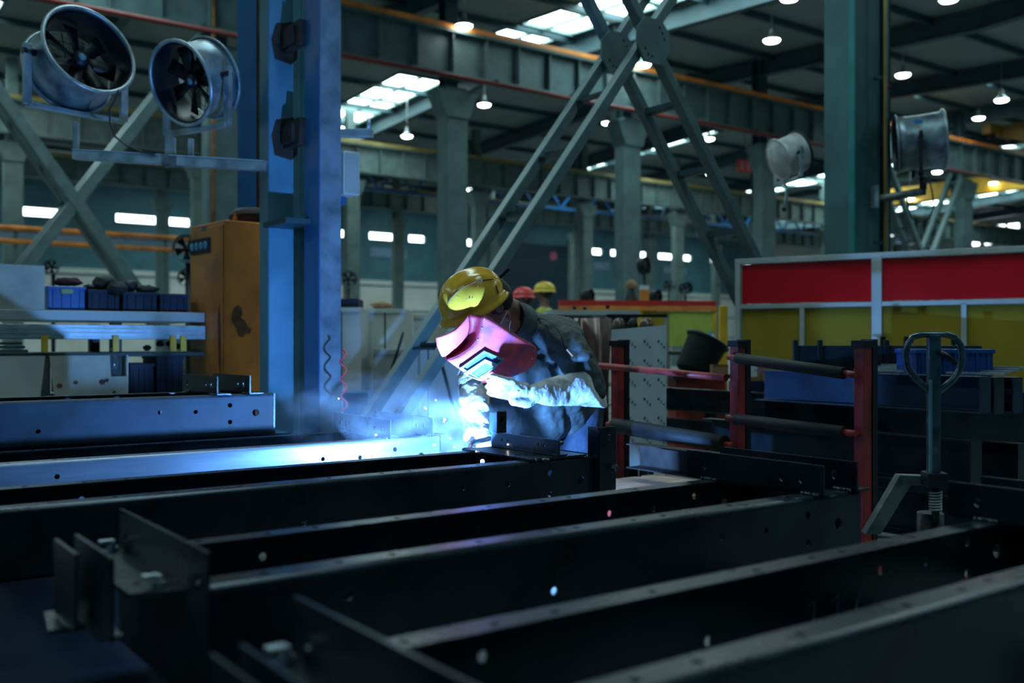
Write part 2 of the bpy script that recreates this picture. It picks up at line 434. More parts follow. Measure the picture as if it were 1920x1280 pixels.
# ------------------------------------------------------------------ cross braces between columns
def cross_brace(label, u0, u1, v, ztop, depth, w=.085, nb=12, sgn=1, name='cross_brace'):
    t = thing(name, label, 'brace', H((u0+u1)/2, v), TH)
    hu = (u1-u0)/2; zc = ztop/2
    for y in (0, depth):
        for s in (-1, 1):
            MB().bar((-hu*s, y, .1), (hu*s, y+(.012 if s > 0 else -.012), ztop), w*.9, w, up=(0,1,0)).build('diagonal', BRACE, t, .006)
        g = .17
        pl = [(-g*.55,-g),(g*.55,-g),(g,-g*.3),(g,g*.45),(g*.5,g),(-g*.5,g),(-g,g*.45),(-g,-g*.3)]
        hs = [circ(a, b_, .012, 8) for a, b_ in ((.09,.07),(.06,.11),(.11,.03),(-.09,-.07),(-.06,-.11),(-.02,-.12))]
        MB().prism(pl, .02, hs, M=frame3((0, y-.06, zc), (1,0,0), (0,0,1))).build('gusset_plate', BRACE, t)
    for s in (-1, 1):
        for k in range(1, nb):
            if abs(k-nb/2) < .6: continue
            f = k/nb; x = -hu*s + 2*hu*s*f; z = .1+(ztop-.1)*f
            b = MB(); b.bar((x, .03, z), (x, depth-.03, z), .07, .012); b.bar((x+s*.035, .03, z+.02), (x+s*.035, depth-.03, z+.02), .008, .045)
            b.build('batten', TEALD, t)
    return t
cross_brace('tall grey cross brace with ladder-like battens spanning from blue column to teal column', 2.75, 7.85, 5.5, 6.75, .40, .085, 14)
cross_brace('grey-green cross brace behind the left drum fans', 1.7, 6.5, 18.6, 7.0, .45, .22, 10)
cross_brace('small dark cross brace below the drum fan cable, behind red partition', 28.5, 33.2, 18.6, 7.0, .45, .16, 16)

# ------------------------------------------------------------------ near blue column (two legs with battens)
B = H(2.63, 5.51); t = thing('steel_column', 'near bright blue double-leg steel column with rust-dark battens beside orange cabinet', 'column', B, TH)
HZ = 8.8
MB().box((-.014, -.10, HZ/2), (.135, .012, HZ)).build('front_flange', GREYB, t)
MB().box((-.081, .00, HZ/2), (.012, .205, HZ)).build('front_edge_strip', BLUED, t)
MB().box((-.014, .108, HZ/2), (.135, .012, HZ)).build('front_leg_back', GREYB, t)
b = MB(); b.box((-.095, .35, HZ/2), (.235, .012, HZ)); b.box((-.21, .42, HZ/2), (.012, .14, HZ)); b.box((.02, .42, HZ/2), (.012, .14, HZ)); b.box((-.095,.485,HZ/2),(.235,.012,HZ)); b.build('rear_leg', BLUEP, t)
MB().box((-.035, .342, HZ/2), (.05, .006, HZ)).build('pale_strip', mat('lighter_blue', (.16,.38,.50), .45, .05, .12, 3), t)  # narrow lighter blue strip over the rear leg
for z, hh in ((2.98, .15), (2.38, .16), (4.1, .17), (5.2, .17), (6.3, .17)):
    q = MB().box((-.10, .22, z), (.05, .26, hh)); q.box((-.13, .24, z), (.03, .16, hh*.7)); q.build('batten_plate', RUST, t, .004)
    q = MB(); q.prism([(-.16,-.12),(-.05,-.14),(-.01,-.10),(0,.1),(-.04,.13),(-.15,.10),(-.18,0)], .002, M=frame3((-.02,.340,z),(1,0,0),(0,0,1))); q.build('burn_stain', RUST, t)
MB().box((-.10,.18,1.82), (.30,.34,.03)).build('strap', TEALD, t)
MB().box((0,.15,.02), (.5,.8,.04)).build('base_plate', GREYB, t)
pp = thing('paper_notice', 'white paper sheet taped to the blue column at waist height', 'paper', px(543, 602, 6.33), TH-.05)
MB().box((0,0,0), (.155,.003,.24)).build('sheet', PAPER, pp)
pp.rotation_euler = (0,0,0.02)
# deep blue flat bar and ochre pipe left of it
t = thing('blue_post', 'deep blue flat post standing left of the bright blue column', 'post', px(465, 640, 7.9)+Vector((0,0,-1.1)), 0)
MB().box((0,0,5.45), (.15,.06,6.9)).build('shaft', DKBLUE, t)
MB().box((0,0,1.0), (.11,.05,2.0)).build('lower_shaft', TEALD, t); MB().box((0,.0,1.99), (.08,.05,.1)).build('coupling', DKBLUE, t)
t = thing('ochre_pipe', 'tall brown ochre pipe just left of the bright blue column', 'pipe', px(491, 640, 7.9)+Vector((0,0,-1.1)), 0)
MB().cyl((0,0,0), (0,0,8.8), .036, 12).build('pipe', OCHRE, t)
b = MB()
for z in (2.1,3.2,5): b.box((.03,0,z), (.1,.07,.03))
b.build('pipe_clip', TEALD, t)
# ochre stripe pipe far left by column 400
t = thing('ochre_pipe', 'thin ochre pipe running up behind the fan nearest the blue column', 'pipe', px(400, 640, 18.6)+Vector((0,0,-1.1)), 0)
MB().cyl((0,0,0), (0,0,8.6), .05, 8).build('pipe', OCHRE, t)
# white box and light arm on the column's right side
t = thing('electrical_box', 'white metal electrical box fixed at the right side of the blue column', 'box', px(652, 327, 6.6), TH)
MB().box((0,0,0), (.12,.12,.29)).build('box_body', WHITE, t, .008)
MB().box((0,-.063,0), (.10,.008,.26)).build('box_door', WHITEG, t)
MB().box((-.02,.05,-.17), (.03,.06,.06)).build('cable_gland', BLUED, t)
t = thing('lamp_bracket', 'short white steel arm sticking out right of the blue column', 'bracket', px(635, 250, 6.6), 0)
MB().box((.10,0,0), (.26,.05,.055)).build('arm', STEELE, t, .004); MB().cyl((.20,0,.02), (.20,0,.10), .014).build('stub', STEELE, t)

# ------------------------------------------------------------------ teal column
B = H(7.98, 5.55); t = thing('steel_column', 'wide near teal steel column with dark cable channels rising behind the partition', 'column', B, TH)
MB().box((-.03, -.0, 4.4), (.40, .30, 8.8)).build('front_leg', TEAL, t, .01)
MB().box((-.03,-.165,4.4), (.36,.03,8.8)).build('face_plate', TEAL, t)
b = MB(); b.box((-.21,-.15,4.4), (.05,.06,8.8)); b.build('edge_flange', mat('teal_edge_paint', (.03,.22,.22), .4, 0, .1, 4), t)
b = MB(); b.box((.24,-.05,4.4), (.08,.22,8.8)); b.build('cable_channel', TEALD, t)
b = MB(); b.box((.30,-.12,4.4), (.06,.1,8.8)); b.cyl((.27,-.19,0),(.27,-.19,8.8),.02); b.build('conduit', BLACK, t)
MB().cyl((.235,-.20,0),(.235,-.20,8.8),.018).build('pale_conduit', BLUEP, t)
# number 12 painted in red
M_ = frame3(B+Vector((0,0,0)), (1,0,0), (0,0,1))
b = MB(); z = 3.46
b.box((.205,-.205,z), (.008,.004,.09)); x0 = .245
for (xa,za,xb,zb) in ((x0-.02,.04,x0+.02,.04),(x0+.02,.04,x0+.02,0),(x0+.02,0,x0-.02,0),(x0-.02,0,x0-.02,-.04),(x0-.02,-.04,x0+.02,-.04)):
    b.bar((xa,-.222,z+za),(xb,-.222,z+zb),.004,.008,up=(0,1,0))
b.build('painted_number', REDP, t)
t = thing('yellow_pipe', 'thin mustard yellow pipe rising right beside the teal column', 'pipe', px(1660, 640, 9.0)+Vector((0,0,-1.1)), 0)
MB().cyl((0,0,0), (0,0,8.9), .017, 10).build('pipe', YELRAIL, t)
b = MB()
for z in (2,3.5,5): b.box((-.04,0.03,z), (.1,.04,.03))
b.build('pipe_clip', TEALD, t)

# ------------------------------------------------------------------ pendant lamps
def lamp():
    t = thing('pendant_lamp', '', 'lamp', (0,0,0))
    R_ = .19
    MB().lathe([(.03,.20),(.045,.18),(.06,.12),(.11,.08),(R_,.0),(R_+.01,-.01),(R_,-.01),(.1,.05)], 20).build('lamp_shade', STEELE, t)
    MB().lathe([(R_*.97,-.005),(R_*.8,-.045),(R_*.4,-.065),(.001,-.07)], 20).build('lit_diffuser', LAMPE, t)
    MB().lathe([(.05,.16),(.05,.26),(.02,.28),(.001,.28)], 14).build('ballast_housing', WHITEG, t)
    MB().cyl((0,0,.27), (0,0,1), .012, 8).build('hanging_rod', WHITEG, t)
    return t
lamp0 = lamp(); lused = [0]
def place_lamp(x, y, Y, label):
    t = lamp0 if not lused[0] else copy_tree(lamp0); lused[0] = 1
    p = px(x, y, Y); t.location = p; t['label'] = label
    u, v = UV(p); top = roofz(v)-.05 - p.z
    for ch in t.children:
        if ch.name.startswith('hanging_rod'):
            ch.location = (0,0,.27-.27*(top-.27)/.73); ch.scale = (1,1,(top-.27)/.73)
    return t
place_lamp(870, 48, 21.7, 'lit pendant lamp just above the orange rail, left of the thick column')
place_lamp(1447, 75, 22.7, 'lit pendant lamp on a white rod left of the teal column, above orange rail')
place_lamp(908, 196, 28.8, 'lit pendant lamp below the orange-railed girder, right of the thick column')
place_lamp(763, 255, 33.3, 'lit pendant lamp between the white electrical box and the thick column')
place_lamp(1140, 230, 31.3, 'lit pendant lamp seen left of the crossing point of the tall brace')
place_lamp(1206, 121, 24.7, 'lit pendant lamp peeking out under the brace gusset plate')
place_lamp(1693, 140, 25.6, 'lit pendant lamp just right of the yellow pipe, higher one')
place_lamp(1878, 187, 28.3, 'lit pendant lamp right of the dark column top, near the brown crane')
place_lamp(1779, -2, 19.9, 'lit pendant lamp cut by the top edge at the right')
place_lamp(1480, -4, 20.3, 'lit pendant lamp cut by the top edge, left of the teal column')
place_lamp(116, 176, 27.2, 'lit pendant lamp showing under the leftmost drum fan')
place_lamp(1329, 260, 33.7, 'lit pendant lamp inside the right arms of the tall brace')
place_lamp(1332, 325, 41.5, 'tiny distant lit lamp left of the red hanging sign')
place_lamp(1757, 322, 40.0, 'small distant lit lamp just below the drum fan at right')
place_lamp(1707, 373, 47.0, 'small distant lit lamp under the fan arm inside its cable loop')
place_lamp(1863, 343, 44.0, 'small distant lit lamp above the bright yellow crane')
place_lamp(878, 354, 45.5, 'small distant lit lamp right of the thick column, below second girder')
place_lamp(957, 346, 44.5, 'small distant lit lamp beside the left diagonal of the tall brace')
place_lamp(1233, 384, 51.0, 'small flat distant lamp between the brace arms above the back windows')
place_lamp(1835, 221, 33.5, 'dim small lamp below the brown crane, right of dark column')

# red hanging sign with two pale characters
t = thing('hanging_sign', 'small red rectangular sign with pale characters hanging right of the brace', 'sign', px(1396, 312, 33), .3)
MB().box((0,0,0), (.52,.05,.40)).build('sign_board', mat('sign_red', (.75,.06,.07), .5, 0, .05, 3), t)
b = MB()
for x in (-.12, .12):
    for q in ((x-.06,.1,x+.06,.1),(x,.1,x,-.1),(x-.07,0,x+.07,-.02),(x-.05,-.1,x+.07,-.12)): b.bar((q[0],-.03,q[1]),(q[2],-.03,q[3]),.012,.02,up=(0,1,0))
b.build('sign_characters', PAPER, t)
MB().cyl((0,0,.2),(0,0,3.6),.012,6).build('hanger', RAFT, t)
t = thing('wall_notice', 'small pink notice in front of the dark rolling shutter', 'notice', px(1038, 480, 60), .4)
MB().box((0,0,0), (.42,.03,.45)).build('notice_sheet', mat('notice_pink', (.75,.16,.22), .6, 0, .05, 3), t)
# ================================================================== STEEL FRAMES ON TRESTLES
FT = .65; FH = .20
def channel(mb, u0, u1, v, side, zt, h=FH, fl=.07, r=.014, th=.006, webholes=(), flangeholes=()):
    """channel lying along x at y=v; side=+1: flanges point to +y, rounded edge toward -y"""
    y0 = v; L = u1-u0
    # web plate
    M = frame3((0, y0 + (0 if side > 0 else th), 0), (1,0,0), (0,0,1))
    mb.prism(rect(u0, zt-h+r, u1, zt-r), th*side if False else th, [circ(a, b, c, 14) for a, b, c in webholes], M=frame3((0, y0+(th if side > 0 else 0), 0), (1,0,0), (0,0,1)))
    for top in (1, -1):
        zb = zt if top > 0 else zt-h
        hs = [circ(a, b, .009, 12) for a, b in flangeholes] if top > 0 else []
        ya, yb = (y0+r, y0+fl) if side > 0 else (y0-fl+th, y0-r+th)
        hs = [[(p[0], p[1]) for p in circ(a, (ya+yb)/2+b, .009, 12)] for a, b in flangeholes] if top > 0 else []
        mb.prism(rect(u0, ya, u1, yb), th, hs, M=Matrix.Translation((0,0,zb-th if top > 0 else zb)))
        cy = y0+r if side > 0 else y0+th-r; cz = zt-r if top > 0 else zt-h+r
        vs = []; fs = []; n = 6
        for i in range(n+1):
            a = PI/2*i/n; 
            for rr in (r, r-th*.95):
                for x in (u0, u1): vs.append((x, cy - side*math.cos(a)*rr, cz + top*math.sin(a)*rr))
        for i in range(n):
            k = i*4; fs += [(k, k+1, k+5, k+4), (k+2, k+6, k+7, k+3)]
        mb.add(vs, fs, True)
def steel_frame(label, vf, vb, u0, u1, zt, seed, plates=((2.42,),(2.58,)), fm=STEEL):
    rnd = random.Random(seed)
    t = thing('channel_weldment', label, 'steel frame', H(u0, vf, zt), TH)
    L = u1-u0; w = vb-vf
    fh = lambda: [(L*f, rnd.uniform(-.006,.006)) for f in (.08,.16,.22,.33,.47,.56,.61,.74,.86,.93)]
    wh = [(L*.16,-.06,.010),(L*.42,-.13,.010),(L*.70,-.07,.010),(L*.79,-.075,.010),(L*.88,-.05,.011),(L*.88,-.13,.011),(L*.95,-.09,.017)]
    mb = MB(); channel(mb, 0, L, 0, 1, 0, webholes=wh, flangeholes=fh()); mb.build('front_channel', fm, t)
    mb = MB(); channel(mb, 0, L, w, -1, 0, webholes=wh, flangeholes=fh()); mb.build('rear_channel', STEEL, t)
    # left end plate standing proud
    mb = MB(); mb.prism(rect(-.10*0-.11, -FH, w+.0, .086), .006, [circ(-.06,.03,.010), circ(w-.05,.03,.010)], M=frame3((0,0,0), (0,1,0), (0,0,1))); mb.build('left_end_plate', STEEL, t)
    # ledge beyond the left end with bolts
    lg = MB(); lg.prism([(-.092,.03),(-.0,.0),(-.0,w),(-.045,w+.01),(-.075,w-.06),(-.092,w-.10)], .008, [circ(-.06,.10,.007)], M=Matrix.Translation((0,0,-.008)))
    lg = lg.build('ledge_plate', STEEL, t)
    for x, y in ((-.035,.05),(-.018,w-.02)):
        q = MB(); q.prism(circ(x,y,.012,6), .010, M=Matrix.Translation((0,0,.0))); q.cyl((x,y,.01),(x,y,.022),.006); q.box((x-.012,y+.006,.020), (.030,.022,.006)); q.build('bolt', STEELE, lg)
    q = MB(); q.prism(rect(-.03,-.07,.24,.075), .006, [circ(.15,.02,.007,10)], M=frame3((-.133,.02,0), (0,1,0), (0,0,1))); q.build('outer_lug', STEEL, t)
    q = MB(); q.prism(rect(.10,-.07,.27,.07), .006, M=frame3((-.170,-.01,0), (0,1,0), (0,0,1))); q.box((-.135,.12,-.06), (.04,.28,.006)); q.build('outer_lug', STEEL, t)
    q = MB(); q.prism([(-.20,.16),(-.10,.14),(-.10,.30),(-.18,.30)], .008, M=Matrix.Translation((0,0,-.085))); q.build('lower_ledge', STEEL, t)
    # right end plate
    mb = MB(); mb.prism(rect(0,-FH,w,.0), .008, [circ(w*.5,-.1,.03)], M=frame3((L,0,0), (0,1,0), (0,0,1))); mb.build('right_end_plate', STEEL, t)
    # angle plates lying across both channels
    for x, in plates:
        x -= u0
        hs = [circ(.06,.045,.014,14,.75), circ(w-.06+.05,.045,.012), circ(.13,.042,.013,14,.8)]
        mb = MB(); mb.prism(rect(-.02,0,w+.07,.09), .006, hs, M=frame3((x,0,0), (0,1,0), (0,0,1)))
        mb.box((x+.035,w/2+.02,.004), (.07,w+.08,.006)); mb.build('cross_angle', STEEL, t)
        for y in (.03, w-.03):
            q = MB()
            for i in range(9): q.ball((x-.004+rnd.uniform(-.004,.004), y-.03+i*.007, .004), .0055, 6, 4)
            q.build('weld_bead', WELD, t)
    return t
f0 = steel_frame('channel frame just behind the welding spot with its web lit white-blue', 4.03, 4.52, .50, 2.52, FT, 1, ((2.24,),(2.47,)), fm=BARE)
f2 = steel_frame('dark channel frame in the middle, second from the camera, left end plate free', 1.80, 2.25, .585, 2.62, FT, 3)
f3 = steel_frame('dark channel frame closest to the camera, running off the lower right corner', .93, 1.33, .585, 2.62, FT, 4)
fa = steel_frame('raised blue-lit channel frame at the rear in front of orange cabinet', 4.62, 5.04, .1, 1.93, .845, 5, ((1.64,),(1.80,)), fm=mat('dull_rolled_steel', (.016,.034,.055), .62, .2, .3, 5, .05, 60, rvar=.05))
# frame being welded: flat cover plate, upstand angle, tab and tall end lug
f1 = steel_frame('channel frame being welded, in front of the bending welder', 2.95, 3.41, .42, 2.60, FT, 2, ())
L1 = -.42
mb = MB(); mb.prism(rect(2.24+L1,-.0,2.52+L1,.46), .008, [circ(2.30+L1,.1,.008)], M=Matrix.Translation((0,0,.002))); mb.build('cover_plate', STEEL, f1)
mb = MB(); hs = [circ(.04+.05,.035,.006),circ(.075+.05,.035,.006),circ(.33,.035,.006),circ(.37,.035,.006)]
mb.prism(rect(.0,0,.45,.062), .007, hs, M=frame3((2.38+L1,0,.01), (0,1,0), (0,0,1))); mb.box((2.40+L1,.22,.014), (.05,.44,.006)); mb.build('upstand_angle', STEEL, f1, .001)
mb = MB(); mb.prism([(0,0),(.05,0),(.05,.085),(0,.085)], .05, [], M=frame3((2.375+L1,.405,.07), (0,1,0), (0,0,1))); mb.prism([(0,0),(.05,0),(.05,.09),(0,.09)], .006, [circ(.025,.055,.011)], M=frame3((2.37+L1,.40,.07), (1,0,0), (0,0,1))); mb.build('welded_tab', STEEL, f1, .002)
mb = MB(); mb.prism([(0,-.20),(.085,-.20),(.085,.10),(.075,.115),(.01,.115),(0,.10)], .012, [circ(.05,.075,.010),circ(.06,-.045,.004)], M=frame3((2.56+L1,-.02,0), (1,0,0), (0,0,1)))
mb.prism([(0,-.20),(.06,-.20),(.06,.115),(0,.115)], .008, M=frame3((2.56+L1,-.02,0), (0,1,0), (0,0,1))); mb.build('tall_end_lug', STEEL, f1, .001)
mb = MB(); mb.prism(circ(2.62+L1,-.045,.014,6), .014, M=frame3((0,-.048,-.0), (1,0,0), (0,0,1)) ); mb.build('nut', WELD, f1)
mb = MB()
for i in range(12): mb.ball((2.27+L1+i*.004, -.0+.02*math.sin(i*.4), .004), .007, 6, 4)
for i in range(14): mb.ball((2.40+L1+.01*math.sin(i), .015, .062-i*.0005), .006, 6, 4)
for i in range(10): mb.ball((2.245+L1+i*.003, .455, .008), .006, 6, 4)
mb.build('weld_bead', WELD, f1)
# chalk strokes on inner web
CH = mat('chalk_marks', (.25,.30,.34), .9, 0, .1, 9)
def strokes(glyphs, x, z, s, y, parent, name='chalk_marks', gap=.75, w=.0022, m=CH):
    b = MB()
    for g in glyphs:
        for pl in g:
            for a, c in zip(pl, pl[1:]): b.bar((x+a[0]*s, y, z+a[1]*s), (x+c[0]*s, y, z+c[1]*s), .0012, w, up=(0,1,0))
        x += s*gap
    return b.build(name, m, parent)
G1 = [[(.2,0),(.35,1)]]; G6 = [[(.5,1),(.1,.5),(.1,.1),(.4,0),(.5,.3),(.15,.45)]]; G2 = [[(.05,.8),(.3,1),(.5,.75),(.05,0),(.55,.05)]]; GF = [[(.1,0),(.1,1),(.5,1)],[(.1,.5),(.4,.5)]]; GD = [[(.1,0),(.1,1),(.4,.9),(.5,.5),(.1,0)]]; GM = [[(.1,.5),(.5,.5)]]; GS = [[(0,0),(.5,1)]]; G7 = [[(0,.8),(.5,1),(.4,0)]]
strokes([GF, GD, G1, G1, GM, GS, G1, G6, G1, G2], 1.42, -.105, .055, .449, f1, gap=1.25)
strokes([G7, G7, GS], 1.15, -.155, .055, .389, f3, gap=1.5)

# trestles
def trestle(label, u, v0, v1, z):
    t = thing('trestle', label, 'trestle', H(u, (v0+v1)/2), TH)
    L = v1-v0
    b = MB(); b.box((0,0,z-.01), (.12,L,.012)); b.box((0,0,z-.11), (.12,L,.012)); b.box((0,0,z-.06), (.01,L,.1)); b.build('top_beam', STEEL, t)
    for y in (-L/2+.1, L/2-.1):
        for s in (-1,1): MB().bar((s*.03,y,z-.11), (s*.22,y,.0), .05, .05).build('leg', BLACK, t)
        MB().bar((-.15,y,.2), (.15,y,.2), .04, .04).build('stretcher', BLACK, t)
trestle('long dark trestle under the left ends of the channel frames', .95, .75, 5.2, FT-FH-.0)
trestle('long dark trestle under the right ends of the channel frames', 2.15, .75, 4.6, FT-FH-.0)
trestle('short dark trestle under the raised rear frame by the column', 1.65, 4.62, 5.15, .445)
# spacer blocks lifting the rear frame
t = thing('steel_block', 'dark packing beam lifting the raised rear frame', 'block', H(1.3, 4.83, .545), TH)
MB().box((0,0,0), (1.5,.3,.195)).build('block_body', STEEL, t, .004)

# ================================================================== ORANGE CABINET
CO = px(422, 640, 7.0); CO.z = 0
t = thing('metal_cabinet', 'tall worn orange metal cabinet with four black gauges beside the blue column', 'cabinet', CO, TH+.08)
CAB = mat('worn_orange_paint', (.78, .26, .05), .45, .05, .15, 3.2, .05, 30, col2=(.52,.17,.045))
GRIME = mat('dark_grime', (.16,.07,.04), .7, 0, .4, 20)
MB().box((.21,.30,.99), (.42,.60,1.94)).build('cabinet_body', CAB, t, .008)
b = MB(); b.box((-.004,.30,1.0), (.01,.56,1.86)); d = b.build('cabinet_door', CAB, t, .003)
b = MB(); b.box((-.016,.39,1.80), (.02,.34,.11)); b.build('gauge_panel', BLACK, t, .004)
for k in range(4): MB().lathe([(.001,.004),(.024,.004),(.028,.0),(.030,-.004)], 14, M=frame3((-.03,.275+k*.078,1.80), (0,1,0), (0,0,-1))).build('gauge_dial', BLUEP, t)
MB().box((-.012,.33,1.925), (.01,.07,.03)).build('name_plate', ALU, t)
b = MB(); b.box((-.02,.045,.62), (.02,.03,.10)); b.build('handle', STEELE, t, .003)
b = MB(); b.prism([(.05,1.30),(.07,1.345),(.10,1.36),(.125,1.34),(.13,1.30),(.12,1.27),(.15,1.25),(.17,1.21),(.20,1.19),(.19,1.16),(.15,1.155),(.13,1.13),(.10,1.14),(.085,1.19),(.06,1.23),(.045,1.26)], .001, M=frame3((0,-.001,0),(1,0,0),(0,0,1))); b.build('scorch_mark', GRIME, t)
b = MB(); b.prism([(.0,.80),(.035,.95),(.05,1.25),(.02,1.38),(0,1.2)], .001, M=frame3((-.0102,.05,0),(0,1,0),(0,0,1))); b.build('worn_patch', GRIME, t)
MB().box((.21,.27,.01), (.40,.52,.02)).build('plinth', BLACK, t)
t = thing('wire_feeder', 'dark round wire coil housing lying on top of the orange cabinet', 'machine part', CO+Vector((.10,.46,1.96)), TH)
MB().lathe([(.001,0),(.17,0),(.19,.03),(.19,.09),(.15,.13),(.001,.14)], 24).build('housing', RUST, t)
b = MB(); b.tube([(.19*math.cos(a*.3),.19*math.sin(a*.3),.05+.002*a) for a in range(22)], .012, 8); b.build('hose_loop', RUBBER, t)
MB().box((-.17,-.05,.06), (.04,.05,.05)).build('orange_plug', ORANGE, t)

# ================================================================== LEFT WORKBENCH
BV = 7.15
t = thing('workbench', 'long pale steel workbench along the left edge behind the frames', 'workbench', H(0, BV), TH)
bu0, bu1 = -3.4, 2.46
Lb = bu1-bu0; cb = (bu0+bu1)/2
MB().box((cb,.36,1.275), (Lb,.72,.07)).build('table_top', WHITEG, t, .006)
MB().box((cb,.02,1.165), (Lb,.06,.10)).build('front_rail', STEELE, t, .004)
b = MB()
for k in range(3): b.box((cb,-.012,1.13+.03*k), (Lb,.006,.006))
b.build('rail_ridges', WHITEG, t)
MB().box((cb,.36,1.01), (Lb,.72,.03)).build('lower_tray', GREENSTRIP, t, .004)
MB().box((cb,.40,.70), (Lb,.80,.05)).build('bottom_shelf', WHITEG, t, .004)
for k, u in enumerate([-3.3,-1.9,-.75,.55,1.85]):
    MB().box((u,.06,.62), (.07,.07,1.22)).build('leg', GREENSTRIP, t, .004)
    MB().box((u,.66,.62), (.07,.07,1.22)).build('leg', GREENSTRIP, t, .004)
for x in (82, 215, 322, 341):
    p = px(x, 645, BV/( cu-su*((x-960)/F))); u, v = UV(p)
    MB().box((u,-.03,1.085), (.04,.02,.11)).build('yellow_clip', YEL, t)
def bench_pt(x, y, dv=0.0):
    tt = (x-960)/F; Y = (BV+dv)/(cu-su*tt); return px(x, y, Y)
def bench_u(x, dv=0.0): return UV(bench_pt(x, 640, dv))[0]
# long rods lying between rails
for i, (z, lab) in enumerate([(1.037,'lowest'),(1.062,'middle'),(1.087,'top')]):
    t = thing('steel_rod_bundle', 'pinkish bare metal strip in the bench tray, %s of three' % lab, 'metal strip', H(0, BV+.12+.1*i, z), TH)
    MB().box((-1.0,0,0), (4.6,.05,.018)).build('strip', mat('copper_bare_strip', (.55,.42,.38), .3, .7, .15, 9, stretch=(.2,4,4)), t)
# white board standing on bench
u0_ = bench_u(-60); u1_ = bench_u(85)
t = thing('white_board', 'blank white sheet standing upright on the bench at the left edge', 'board', H(0, BV+.03, 1.31), TH)
MB().box(((u0_+u1_)/2,0,.147), (u1_-u0_,.02,.294)).build('board_sheet', CREAM, t, .002)
MB().box((u1_-.05,.07,.10), (.03,.12,.2)).build('rear_prop', GREENSTRIP, t)
def bin_(label, xa, xb, m, z, h, dv=.12, d=.34, fill=None, lab=False):
    ua, ub = bench_u(xa, dv), bench_u(xb, dv); w = ub-ua-.012; c = (ua+ub)/2
    t = thing('plastic_crate', label, 'crate', H(c, BV+dv+d/2, z), TH)
    b = MB(); th = .008
    b.box((0,0,.005), (w*.92,d*.92,.01))
    for s in (-1,1):
        b.bar((s*w*.46,0,.0), (s*w*.5,0,h), d*.96, th) if False else b.box((s*(w/2-th/2),0,h/2), (th,d,h))
        b.box((0,s*(d/2-th/2),h/2), (w,th,h))
    b.box((0,-d/2-.006,h-.012), (w+.01,.014,.02)); b.box((0,d/2+.006,h-.012), (w+.01,.014,.02))
    for k in (-.36,-.12,.12,.36): b.box((k*w,-d/2-.004,h*.45), (.008,.01,h*.75))
    b.build('crate_body', m, t, .002)
    if lab: MB().box((0,-d/2-.014,h-.035), (.075,.006,.03)).build('crate_label', mat('label_yellow_green', (.35,.42,.15), .6, 0, .1, 9), t)
    return t
bin_('bright blue plastic crate with yellow-green tag on the bench next to white sheet', 88, 161, BINBLUE, 1.312, .165, lab=True)
bin_('dark blue plastic crate on the bench, heaped with black hoses', 163, 226, BINDARK, 1.312, .15)
bin_('dark blue plastic crate on the bench, third from white sheet', 228, 296, BINDARK, 1.312, .14)
bin_('dark blue plastic crate on the bench, touching the orange cabinet side', 298, 354, BINDARK, 1.312, .135)
def lump(name, label, cat, x, y, r, m, dv=.25, seed=0, sc=(1,1,.75), Y=None):
    p = bench_pt(x, y, dv) if Y is None else px(x, y, Y)
    mb = MB(); mb.ball((0,0,0), r, 18, 12, sc=sc)
    mb.v = [tuple(Vector(q)*(1+.35*noise.noise(Vector(q)*(2.2/r)+Vector((seed*7.1,0,0))))) for q in mb.v]
    o = mb.build(name, m); tag(o, label, cat); o.location = p; return o
lump('work_glove', 'dark crumpled glove heap on the second bench crate, higher one', 'glove', 195, 532, .075, RUBBER, seed=1)
lump('work_glove', 'dark grey crumpled glove hanging over the second crate edge', 'glove', 219, 541, .065, RUBBER, dv=.10, seed=2)
lump('cloth_bundle', 'small dark rag bundle on the third bench crate', 'rag', 245, 536, .05, RUBBER, seed=3)
lump('cloth_bundle', 'low dark rag bundle between third and last bench crates', 'rag', 275, 543, .055, RUBBER, seed=4, sc=(1.5,1,.6))
lump('cloth_bundle', 'dark reddish rag lying on the bright blue crate', 'rag', 128, 528, .06, mat('dark_red_cloth', (.06,.012,.015), .9, 0, .2, 9), seed=5, sc=(1.6,1,.5))
lump('cloth_bundle', 'small dark rag lump at the seam between the bright blue and the second crate', 'rag', 168, 540, .04, RUBBER, seed=6)
# panels below bench
t = thing('tilted_board', 'tilted white panel under the bench at the left edge', 'panel', H(0, BV-.02, .735), TH)
a_, b_ = bench_u(-60), bench_u(80); MB().prism([(a_,0),(b_-.02,0),(b_+.01,.27),(a_,.27)], .012, M=frame3((0,0,0),(1,0,0),(0,0,1))).build('panel_sheet', WHITE, t)
MB().box((b_-.2,.05,.12), (.02,.09,.24)).build('rear_brace', GREENSTRIP, t)
t = thing('cream_box', 'cream open-front box with notched corner standing under the bench', 'box', H(0, BV-.04, .725), TH)
a_, b_ = bench_u(90), bench_u(236); w = b_-a_
MB().prism([(a_+.03,0),(b_-.01,0),(b_,.135),(b_-.11,.135),(b_-.12,.28),(a_,.28)], .012, [circ(b_-.09,.006+.02,.012,10)], M=frame3((0,0,0),(1,0,0),(0,0,1))).build('front_panel', CREAM, t)
MB().box(((a_+b_)/2,.14,.01), (w-.06,.26,.02)).build('floor_panel', CREAM, t); MB().box((b_-.0,.13,.14), (.012,.26,.28)).build('side_panel', WHITE, t); MB().box((a_+.0,.13,.14), (.012,.26,.28)).build('side_panel', GREENSTRIP, t)
q = MB()
for (x, z, s) in ((a_+.06,.08,.018),(a_+.16,.10,.015),(b_-.17,.10,.02),(b_-.14,.11,.014)): q.prism(circ(x, z, s, 7, 1.1), .001, M=frame3((0,-.0135,0),(1,0,0),(0,0,1)))
q.build('dirt_spots', GRIME, t)
t = thing('water_bottle', 'clear grey plastic bottle standing in the notch of cream box', 'bottle', bench_pt(212, 694, .03), 0)
